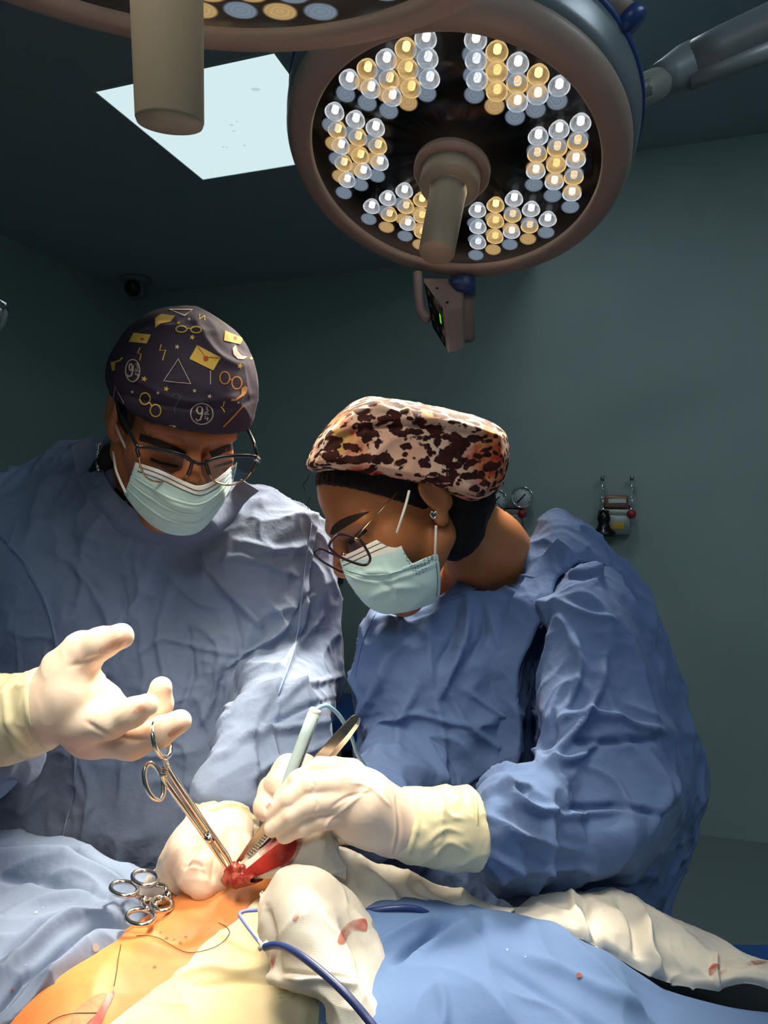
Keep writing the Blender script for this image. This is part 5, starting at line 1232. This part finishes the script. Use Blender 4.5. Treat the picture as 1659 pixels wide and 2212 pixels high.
for x, y, r in ((360, 2027, 3), (390, 2037, 3.4), (401, 2024, 2.4), (334, 2089, 3), (347, 2015, 2), (515, 1995, 2.5), (376, 2030, 2)): lay('skin_fleck', [[(x + r * 1.3 * math.cos(a), y + r * .7 * math.sin(a)) for a in np.linspace(0, 6.28, 8, endpoint=False)]], skin, m_mole, body_p, off=.0005)

table = empty('operating_table', (0, .60, 0), 'black operating table under the drapes', 'operating table')
link('mattress', mesh('mattress', *bevbox((0, .60, H - .562), (2.0, .46, .07), .02)), m_table, table)
link('frame', mesh('frame', *bevbox((0, .60, H - .625), (1.9, .42, .055), .008)), m_dark, table)
link('column', mesh('column', *bevbox((.1, .60, (H - .65) / 2 + .03), (.26, .24, H - .71), .02)), m_grey, table)
link('base', mesh('base', *bevbox((.1, .60, .05), (.9, .46, .1), .03)), m_dark, table)

def dsk(px, py, off, lo=.40, hi=.70, dflt=.56):
    h = hit(skin, px, py); return min(max(h[0].y - off, lo), hi) if h else dflt
# left blue drape
ld = sheet('surgical_drape', [
    [(-140, 1860, .86), (20, 1875, .85), (150, 1900, .83), (260, 1925, .80), (370, 1960, .77)],
    [(-140, 1795, .78), (20, 1806, .77), (160, 1832, .75), (265, 1875, .73), (350, 1920, .70)],
    [(-140, 1850, .70), (20, 1850, .70), (150, 1875, .69), (255, 1925, .67), (330, 1955, .655)],
    [(-140, 1930, .635), (20, 1915, .64), (140, 1930, .635), (240, 1962, .63), (318, 1985, .62)],
    [(-140, 2040, .56), (0, 2000, .585), (110, 1990, .60), (215, 2010, .605), (305, 2010, .60)],
    [(-140, 2150, .50), (-10, 2120, .52), (90, 2080, .55), (180, 2060, .57), (285, 2035, .585)],
    [(-140, 2260, .46), (-20, 2215, .48), (70, 2150, .52), (160, 2100, .55), (255, 2062, .58)],
    [(-140, 2350, .45), (-30, 2290, .47), (60, 2230, .50), (130, 2160, .535), (225, 2090, .58)]], m_drape_g, None, 190, 210, wr=((.10, .010, 2.0), (.04, .004, 1.8)), seed=31,
    folds=[([(-20, 1862), (120, 1868), (230, 1905), (300, 1960)], 13, .012), ([(-20, 1835), (140, 1848), (250, 1895), (320, 1945)], 8, -.010), ([(-20, 1885), (120, 1900), (230, 1950)], 8, -.008), ([(0, 1990), (80, 1945), (200, 1930)], 14, .006), ([(0, 2110), (60, 2060), (150, 2000), (260, 1985)], 13, .014), ([(0, 2070), (70, 2030), (140, 1985)], 9, -.010),
           ([(0, 2170), (80, 2100), (180, 2030), (270, 2005)], 9, -.012), ([(30, 2200), (100, 2120), (190, 2060), (280, 2020)], 12, .012)], thick=.002)
tag(ld, 'grey-blue surgical drape bunched in folds to the left of the exposed skin', 'drape', 'surgical drapes')
ldb = bvh_of(ld)
m_stain = material('drape_stain', rgb('#8a8580'), .9); m_fleckr = material('red_fleck', rgb('#8c4a3a'), .6); m_fleckw = material('lint_fleck', rgb('#a9b2c2'), .9)
lay('stain', [spl([(200, 2042), (206, 2038), (213, 2042), (212, 2052), (206, 2057), (200, 2052)])], ldb, m_stain, ld, off=.0006)
lay('red_fleck', [spl([(22, 2139), (27, 2137), (28, 2143), (23, 2144)])], ldb, m_fleckr, ld, off=.0006)
lay('lint_fleck', [[(74, 1972), (80, 1969), (81, 1972), (76, 1975)], [(90, 1962), (94, 1960), (95, 1962)], [(50, 2087), (57, 2084), (56, 2087)]], ldb, m_fleckw, ld, off=.0006)
# right blue drape
rd = sheet('surgical_drape', [
    [(640, 2120, .68), (850, 2070, .68), (960, 2080, .68), (1090, 2090, .68), (1300, 2160, .68), (1450, 2230, .68), (1750, 2300, .68)],
    [(640, 2030, .61), (850, 1953, .615), (960, 1966, .62), (1090, 1974, .625), (1300, 2052, .625), (1450, 2134, .625), (1750, 2205, .625)],
    [(660, 2070, .56), (850, 1992, .575), (960, 2003, .575), (1090, 2012, .58), (1300, 2082, .58), (1450, 2164, .59), (1750, 2250, .59)],
    [(690, 2140, .53), (850, 2085, .53), (960, 2085, .53), (1090, 2095, .535), (1300, 2152, .54), (1450, 2232, .55), (1750, 2330, .55)],
    [(690, 2260, .48), (850, 2220, .475), (960, 2220, .475), (1090, 2230, .48), (1300, 2280, .485), (1450, 2345, .49), (1750, 2450, .49)],
    [(690, 2500, .44), (850, 2480, .43), (960, 2480, .43), (1090, 2490, .435), (1300, 2520, .44), (1450, 2560, .445), (1750, 2650, .45)]], m_drape, None, 200, 170, wr=((.12, .008, 2.0), (.05, .003, 1.8)), seed=33,
    folds=[([(850, 2090), (890, 2040), (960, 1990), (1000, 1975)], 10, -.010), ([(820, 2040), (880, 2000), (940, 1975)], 10, .006), ([(900, 2060), (990, 2000), (1060, 1990)], 14, .006), ([(1120, 2050), (1250, 2110), (1400, 2200)], 14, .005), ([(940, 2120), (960, 2180), (950, 2240)], 14, .004), ([(1080, 2080), (1180, 2140), (1300, 2230)], 10, -.004)], thick=.002)
tag(rd, 'clear blue surgical drape spread over the patient in the lower right', 'drape', 'surgical drapes')
rdb = bvh_of(rd)
lay('red_fleck', [spl([(1245, 2105), (1251, 2103), (1257, 2107), (1253, 2113), (1246, 2112)])], rdb, m_fleckr, rd, off=.0008)
lay('lint_fleck', [[(1092, 2052), (1097, 2051), (1096, 2056)], [(1133, 2066), (1137, 2067), (1134, 2070)]], rdb, m_fleckw, rd, off=.0008)
# cream towel along the prepped skin
rows = []
for a, b, bd in (((572, 1938), (660, 1950), .57), ((520, 1982), (650, 2010), .545), ((440, 2038), (640, 2080), .53), ((385, 2108), (660, 2140), .51), ((300, 2160), (735, 2135), .50), ((235, 2212), (755, 2160), .49), ((150, 2290), (700, 2330), .46)):
    r = []
    for t in np.linspace(0, 1, 6):
        x, y = a[0] + (b[0] - a[0]) * t, a[1] + (b[1] - a[1]) * t + (12 * math.sin(math.pi * t)); ds = dsk(x, y, .006 + .012 * t, dflt=bd); r.append((x, y, ds))
    rows.append(r)
tw = sheet('surgical_towel', rows, m_towel, None, 130, 150, wr=((.05, .003), (.02, .001)), seed=35, folds=[([(380, 2110), (450, 2090), (520, 2100), (600, 2080)], 10, .005), ([(420, 2130), (520, 2120), (640, 2130)], 9, -.004), ([(470, 2010), (510, 2040), (560, 2060)], 9, .004), ([(520, 1990), (560, 2030), (600, 2040)], 7, .004)], thick=.003, edge=.002)
tag(tw, 'cream cotton towel laid along the edge of the orange skin', 'towel')
# gauze sponges
def stains(o, polys, m): b = bvh_of(o); return [lay('blood_stain', [spl(p)], b, m, o, off=.0007, step=6) for p in polys]
g0 = sheet('gauze_sponge', [
    [(590, 1960, .60), (606, 1900, .595), (650, 1880, .595), (705, 1900, .595), (760, 1950, .60), (800, 2010, .60)],
    [(576, 1935, .57), (600, 1888, .565), (650, 1867, .565), (712, 1886, .565), (768, 1938, .575), (800, 1995, .58)],
    [(562, 1968, .55), (605, 1935, .535), (655, 1922, .53), (715, 1945, .535), (772, 1990, .545), (812, 2045, .555)],
    [(566, 2020, .54), (612, 2010, .515), (668, 2010, .508), (728, 2030, .513), (790, 2065, .525), (835, 2105, .535)],
    [(582, 2085, .53), (622, 2085, .505), (682, 2090, .495), (742, 2105, .495), (802, 2135, .505), (845, 2165, .515)],
    [(586, 2122, .52), (630, 2132, .500), (690, 2140, .485), (745, 2160, .482), (800, 2190, .485), (850, 2220, .495)],
    [(700, 2148, .53), (705, 2160, .51), (720, 2190, .48), (755, 2220, .475), (800, 2250, .475), (848, 2260, .485)],
    [(690, 2260, .50), (700, 2270, .49), (730, 2290, .475), (760, 2310, .465), (800, 2320, .465), (840, 2320, .475)]], m_gauze, None, 130, 150, wr=((.05, .004), (.02, .0014)), seed=36,
    folds=[([(580, 1960), (590, 2030), (600, 2110)], 8, -.005), ([(760, 1960), (800, 2040), (830, 2120)], 9, .005), ([(740, 1990), (775, 2060), (790, 2140)], 7, -.004), ([(620, 2110), (700, 2120), (760, 2130)], 7, .004), ([(600, 2100), (660, 2105), (720, 2112)], 6, -.004), ([(800, 2150), (820, 2190), (840, 2212)], 8, .004)], thick=.002, edge=.001)
tag(g0, 'large rounded gauze sponge with a red curved bloodstain in front of the wound', 'gauze', 'gauze sponges')
stains(g0, [[(728, 2035), (738, 2008), (758, 1990), (785, 1985), (792, 1994), (790, 2012), (768, 2010), (752, 2022), (742, 2040)], [(592, 2040), (600, 2020), (602, 2045), (590, 2090), (584, 2092)], [(632, 1985), (645, 1966), (650, 1968), (640, 1990)]], m_bloodl)
g1 = sheet('gauze_sponge', [
    [(690, 1830, .70), (740, 1850, .71), (800, 1880, .72), (900, 1910, .72), (1000, 1940, .71), (1120, 1975, .70)],
    [(692, 1792, .635), (745, 1838, .66), (815, 1868, .67), (905, 1895, .67), (1000, 1928, .66), (1110, 1962, .65)],
    [(668, 1840, .61), (725, 1880, .62), (800, 1910, .625), (890, 1930, .63), (985, 1950, .635), (1100, 1972, .63)],
    [(660, 1890, .595), (715, 1925, .60), (785, 1955, .60), (880, 1958, .61), (970, 1970, .62), (1090, 1982, .62)],
    [(650, 1930, .59), (715, 1960, .60), (780, 1990, .60), (880, 1990, .61), (970, 1995, .62), (1090, 2000, .62)]], m_gauze, None, 150, 80, wr=((.05, .005), (.02, .0014)), seed=37,
    folds=[([(760, 1860), (800, 1900), (860, 1950)], 9, .005), ([(900, 1905), (920, 1930), (960, 1950)], 8, .005), ([(700, 1830), (720, 1880), (770, 1930)], 8, -.004)], thick=.002, edge=.001)
tag(g1, 'white gauze trailing from under the gloved hand towards the right sleeve', 'gauze', 'gauze sponges')
g2 = sheet('gauze_sponge', [
    [(518, 1870, .632), (560, 1838, .622), (600, 1812, .616), (650, 1795, .61), (700, 1782, .61), (730, 1800, .62)],
    [(520, 1882, .622), (562, 1856, .608), (610, 1834, .600), (655, 1818, .594), (700, 1810, .594), (735, 1830, .61)],
    [(522, 1892, .618), (565, 1882, .600), (612, 1866, .592), (655, 1850, .588), (700, 1846, .59), (742, 1862, .605)],
    [(520, 1898, .618), (565, 1898, .602), (610, 1895, .592), (655, 1885, .588), (700, 1885, .59), (750, 1900, .60)]], m_gauze, None, 90, 60, wr=((.04, .004), (.015, .001)), seed=38, thick=.002, edge=.001)
tag(g2, 'blood-soaked gauze pulled up beside the wound under the gloved fingers', 'gauze', 'gauze sponges')
stains(g2, [[(522, 1888), (545, 1868), (580, 1840), (612, 1818), (640, 1815), (638, 1840), (620, 1862), (585, 1880), (550, 1893)]], m_pink)
stains(g2, [[(560, 1842), (600, 1808), (645, 1800), (655, 1815), (642, 1850), (625, 1870), (610, 1872), (630, 1830), (600, 1828), (575, 1848)]], m_bloodl)
g3 = sheet('gauze_sponge', [
    [(1070, 2010, .76), (1190, 1975, .77), (1310, 1965, .78), (1400, 1990, .78), (1490, 2030, .78), (1570, 2080, .77), (1650, 2110, .75), (1760, 2120, .74)],
    [(1075, 1974, .70), (1190, 1936, .72), (1310, 1924, .73), (1395, 1954, .73), (1485, 1992, .72), (1568, 2042, .71), (1640, 2074, .70), (1760, 2090, .69)],
    [(1085, 1980, .655), (1195, 1965, .66), (1310, 1975, .66), (1395, 2010, .655), (1480, 2050, .65), (1560, 2085, .65), (1630, 2090, .65), (1760, 2110, .65)],
    [(1100, 1990, .635), (1200, 1992, .63), (1305, 2025, .625), (1390, 2070, .625), (1470, 2105, .63), (1550, 2115, .63), (1625, 2108, .635), (1760, 2140, .63)],
    [(1110, 2000, .635), (1205, 2012, .625), (1300, 2050, .62), (1385, 2100, .62), (1460, 2128, .625), (1545, 2138, .63), (1610, 2125, .635), (1760, 2170, .63)]], m_gauze, None, 170, 80, wr=((.06, .006), (.02, .0014)), seed=39,
    folds=[([(1235, 1930), (1245, 1980), (1275, 2035)], 8, .007), ([(1260, 1935), (1270, 1985), (1290, 2040)], 7, -.006), ([(1360, 1945), (1390, 1990), (1400, 2060), (1440, 2120)], 9, .009), ([(1330, 1940), (1370, 2000), (1380, 2060)], 9, -.008), ([(1540, 2060), (1545, 2100), (1550, 2135)], 6, .006), ([(1560, 2090), (1620, 2085), (1659, 2090)], 6, -.005)], thick=.002, edge=.001)
tag(g3, 'long white gauze strip twisted along the right drape under the blue sleeve', 'gauze', 'gauze sponges')
stains(g3, [[(1532, 2092), (1545, 2082), (1556, 2086), (1548, 2100), (1535, 2108), (1530, 2102)], [(1555, 2098), (1570, 2095), (1568, 2102), (1556, 2106)], [(1615, 2078), (1650, 2076), (1655, 2082), (1618, 2086)]], m_bloodl)

# ================================================================ instruments
def ellipse_px(cx, cy, a, b, rot, d, dd=(0, 0), n=36):
    c, s = math.cos(rot), math.sin(rot); out = []
    for k in range(n):
        t = 2 * math.pi * k / n; x = cx + a * math.cos(t) * c - b * math.sin(t) * s; y = cy + a * math.cos(t) * s + b * math.sin(t) * c
        out.append(P(x, y, d + dd[0] * math.cos(t) + dd[1] * math.sin(t)))
    return out
cl = empty('surgical_clamp', P(497, 1885, .622), 'long steel clamp with ring handles hanging from the raised fingertip down to the wound', 'clamp', 'ring-handled clamps')
link('finger_ring', mesh('finger_ring', *tube(ellipse_px(349, 1597, 17, 41, -.25, .596, (.0175, 0), 36), .0022, 10, True)), m_steel, cl)
link('finger_ring', mesh('finger_ring', *tube(ellipse_px(333, 1688, 19, 40, -.28, .596, (.006, 0), 36), .0022, 10, True)), m_steel, cl)
link('shank', mesh('shank', *tube(catmull([P(358, 1634, .596), P(364, 1662, .600), P(420, 1748, .611), P(470, 1822, .620), P(490, 1850, .622), P(498, 1868, .622), P(499, 1884, .622)], 8), list(np.interp(np.linspace(0, 1, 49), [0, .15, .6, 1], [.0022, .0028, .0028, .0011])), 10)), m_steel, cl)
link('shank', mesh('shank', *tube(catmull([P(352, 1672, .598), P(360, 1690, .602), P(405, 1752, .610), P(452, 1818, .618), P(480, 1862, .620), P(495, 1888, .622)], 8), list(np.interp(np.linspace(0, 1, 41), [0, .15, .6, 1], [.0022, .0028, .0028, .0011])), 10)), m_steel, cl)
link('ratchet', mesh('ratchet', *merge([bevbox(P(359 - k * .8, 1652 + k * 5, .598), (.0052, .003, .0016), .0004) for k in range(5)] + [tube([P(361, 1648, .598), P(355, 1680, .599)], .0016, 8)])), m_steel, cl)
link('box_lock', mesh('box_lock', *tube([P(448, 1806, .6125), P(456, 1818, .6135)], .0034, 12)), m_steel, cl)
def lying_clamp(label, rings, joint, tip, d):
    e = empty('surgical_clamp', P(*joint, d), label, 'clamp', 'ring-handled clamps')
    for (cx, cy, a, b, rot, dd, path) in rings:
        link('finger_ring', mesh('finger_ring', *tube(ellipse_px(cx, cy, a, b, rot, dd, (0, -.012)), .0021, 10, True)), m_steel, e)
        link('shank', mesh('shank', *tube(catmull([P(x, y, z) for x, y, z in path] + [P(*tip, d + .02)], 6), .0021, 10)), m_steel, e)
    link('box_lock', mesh('box_lock', *tube([P(joint[0] - 3, joint[1], d - .002), P(joint[0] + 4, joint[1] + 2, d + .002)], .0036, 10)), m_steel, e)
    return e
lying_clamp('steel clamp lying on the left drape, its rings nearest the folds', [(268, 1920, 29, 15, .12, .625, [(295, 1930, .622), (305, 1940, .624)]), (303, 1981, 30, 17, .0, .590, [(318, 1964, .598), (312, 1948, .615)])], (310, 1944), (372, 1946), .618)
lying_clamp('steel clamp tucked between the gloved wrist and the orange skin', [(313, 1897, 27, 16, .15, .640, [(336, 1910, .636), (356, 1914, .634), (361, 1926, .63)]), (350, 1953, 22, 15, .1, .612, [(338, 1966, .61), (340, 1950, .615)])], (362, 1934), (392, 1948), .622)
# tissue forceps
fc = empty('tissue_forceps', P(512, 1862, .626), 'steel tweezer forceps held in the right surgeon\'s gloved hand', 'forceps')
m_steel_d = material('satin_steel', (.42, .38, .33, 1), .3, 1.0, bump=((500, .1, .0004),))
def strip(name, path, wid, th, side, m, parent):
    p = [P(*q) for q in path]; v, f = [], []
    for i, c in enumerate(p):
        t = (p[min(i + 1, len(p) - 1)] - p[max(i - 1, 0)]).normalized(); s = (Vector(side) - t * Vector(side).dot(t)).normalized(); n = t.cross(s)
        for a, b in ((-1, -1), (1, -1), (1, 1), (-1, 1)): v.append(c + s * a * wid[i] / 2 + n * b * th / 2)
    for i in range(len(p) - 1):
        for k in range(4): f.append((i * 4 + k, i * 4 + (k + 1) % 4, i * 4 + 4 + (k + 1) % 4, i * 4 + 4 + k))
    f += [(3, 2, 1, 0), tuple(len(v) - 4 + k for k in range(4))]
    o = link(name, mesh(name, v, f), m, parent, False); b = o.modifiers.new('bevel', 'BEVEL'); b.width = .0005; b.segments = 2; return o
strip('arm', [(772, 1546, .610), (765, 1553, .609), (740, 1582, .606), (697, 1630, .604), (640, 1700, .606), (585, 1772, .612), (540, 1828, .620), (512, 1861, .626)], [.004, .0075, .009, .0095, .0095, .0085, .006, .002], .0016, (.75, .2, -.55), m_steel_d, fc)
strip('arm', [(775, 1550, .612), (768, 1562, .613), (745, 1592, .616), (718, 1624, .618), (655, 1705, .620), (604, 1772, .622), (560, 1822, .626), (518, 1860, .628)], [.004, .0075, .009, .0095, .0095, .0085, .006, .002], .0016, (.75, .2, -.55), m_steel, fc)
link('grip_ridges', mesh('grip_ridges', *merge([bevbox(P(572 - k * 4.2, 1806 + k * 5.2, .6195), (.0055, .002, .0012), .0003, Matrix.Rotation(.7, 3, 'Y')) for k in range(9)])), m_steel, fc)
# electrocautery pencil
pe = empty('cautery_pencil', P(588, 1805, .61), 'pale blue cautery pencil with a thin cord, held between the gloved hands', 'cautery pencil')
m_pen = material('pencil_plastic', rgb('#a9c0c6'), .4); m_penc = material('pencil_cap', rgb('#cfd3c4'), .4); m_cordb = material('cord_blue', rgb('#86b1d6'), .35)
link('barrel', mesh('barrel', *tube([P(679, 1540, .628), P(660, 1590, .624), P(630, 1672, .617), P(600, 1760, .612), P(588, 1800, .610)], [.0056, .0058, .0058, .0052, .004], 20)), m_pen, pe)
link('end_cap', mesh('end_cap', *tube([P(682, 1531, .6285), P(681, 1534, .6285), P(678, 1543, .628)], [.0046, .0056, .0057], 20)), m_penc, pe)
link('groove', mesh('groove', *tube([P(686, 1552, .6232), P(645, 1662, .6135)], .0005, 6)), m_icon, pe)
link('cord', mesh('cord', *tube(catmull([P(684, 1532, .63), P(695, 1526, .632), P(708, 1525, .636), (P(728, 1540, .645)), P(745, 1565, .66), P(760, 1595, .68), P(770, 1625, .70), P(788, 1656, .73), P(800, 1690, .76), P(800, 1760, .80)], 8), .0019, 10)), m_cordb, pe)
# blue cable with its clip
cbx = empty('cable', P(572, 2046, .50), 'dark blue cable clipped to the gauze and running off the bottom edge', 'cable')
m_cable = material('cable_blue', rgb('#26386b'), .35); m_clip = material('clip_violet', rgb('#7b86c8'), .35)
link('cord', mesh('cord', *tube(catmull([P(572, 2046, .497), P(600, 2042, .49), P(640, 2058, .476), P(690, 2095, .462), P(740, 2140, .45), P(785, 2190, .44), P(830, 2250, .43), P(880, 2330, .43)], 8), .0026, 12)), m_cable, cbx)
link('clip_wire', mesh('clip_wire', *tube(catmull([P(566, 2042, .502), P(545, 2015, .512), P(522, 1984, .525), P(518, 1974, .53), P(530, 1968, .532), P(556, 1966, .535)], 6), .0014, 10)), m_clip, cbx)
link('clip_wire', mesh('clip_wire', *tube(catmull([P(570, 2046, .499), P(556, 2028, .507), P(540, 2002, .517)], 6), .0012, 10)), m_penc, cbx)
link('clip_wire', mesh('clip_wire', *tube([P(560, 2050, .499), P(578, 2036, .499)], .0018, 10)), m_penc, cbx)
cb2 = link('cable', mesh('cable', *tube(catmull([P(770, 1972, .60), P(800, 1968, .592), P(850, 1961, .59), P(895, 1962, .592), P(925, 1974, .598), P(945, 1990, .61)], 8), .0024, 12)), m_cable)
tag(cb2, 'short stretch of dark blue cable lying over the right drape\'s upper edge', 'cable')
# suture threads
m_thread = material('suture_black', rgb('#2a1a12'), .6)
th = cord_on('suture_thread', [(472, 1995), (490, 2005), (494, 2022), (470, 2045), (430, 2058), (400, 2058), (370, 2045), (345, 2030), (320, 2024), (295, 2024)], [skin, bvh_of(tw)], .00028, m_thread, None, off=.001)
tag(th, 'fine dark suture thread looping over the skin and the cream towel', 'thread')
th = cord_on('suture_thread', [(262, 2042), (256, 2070), (252, 2100), (246, 2132)], skin, .00028, m_thread, None, off=.001)
if th: tag(th, 'fine dark suture thread running straight towards the pink incision', 'thread')
th = cord_on('suture_thread', [(100, 2216), (125, 2200), (155, 2192), (185, 2190), (210, 2190)], skin, .00028, m_thread, None, off=.001)
if th: tag(th, 'fine dark suture thread across the brown skin patch at the bottom edge', 'thread')
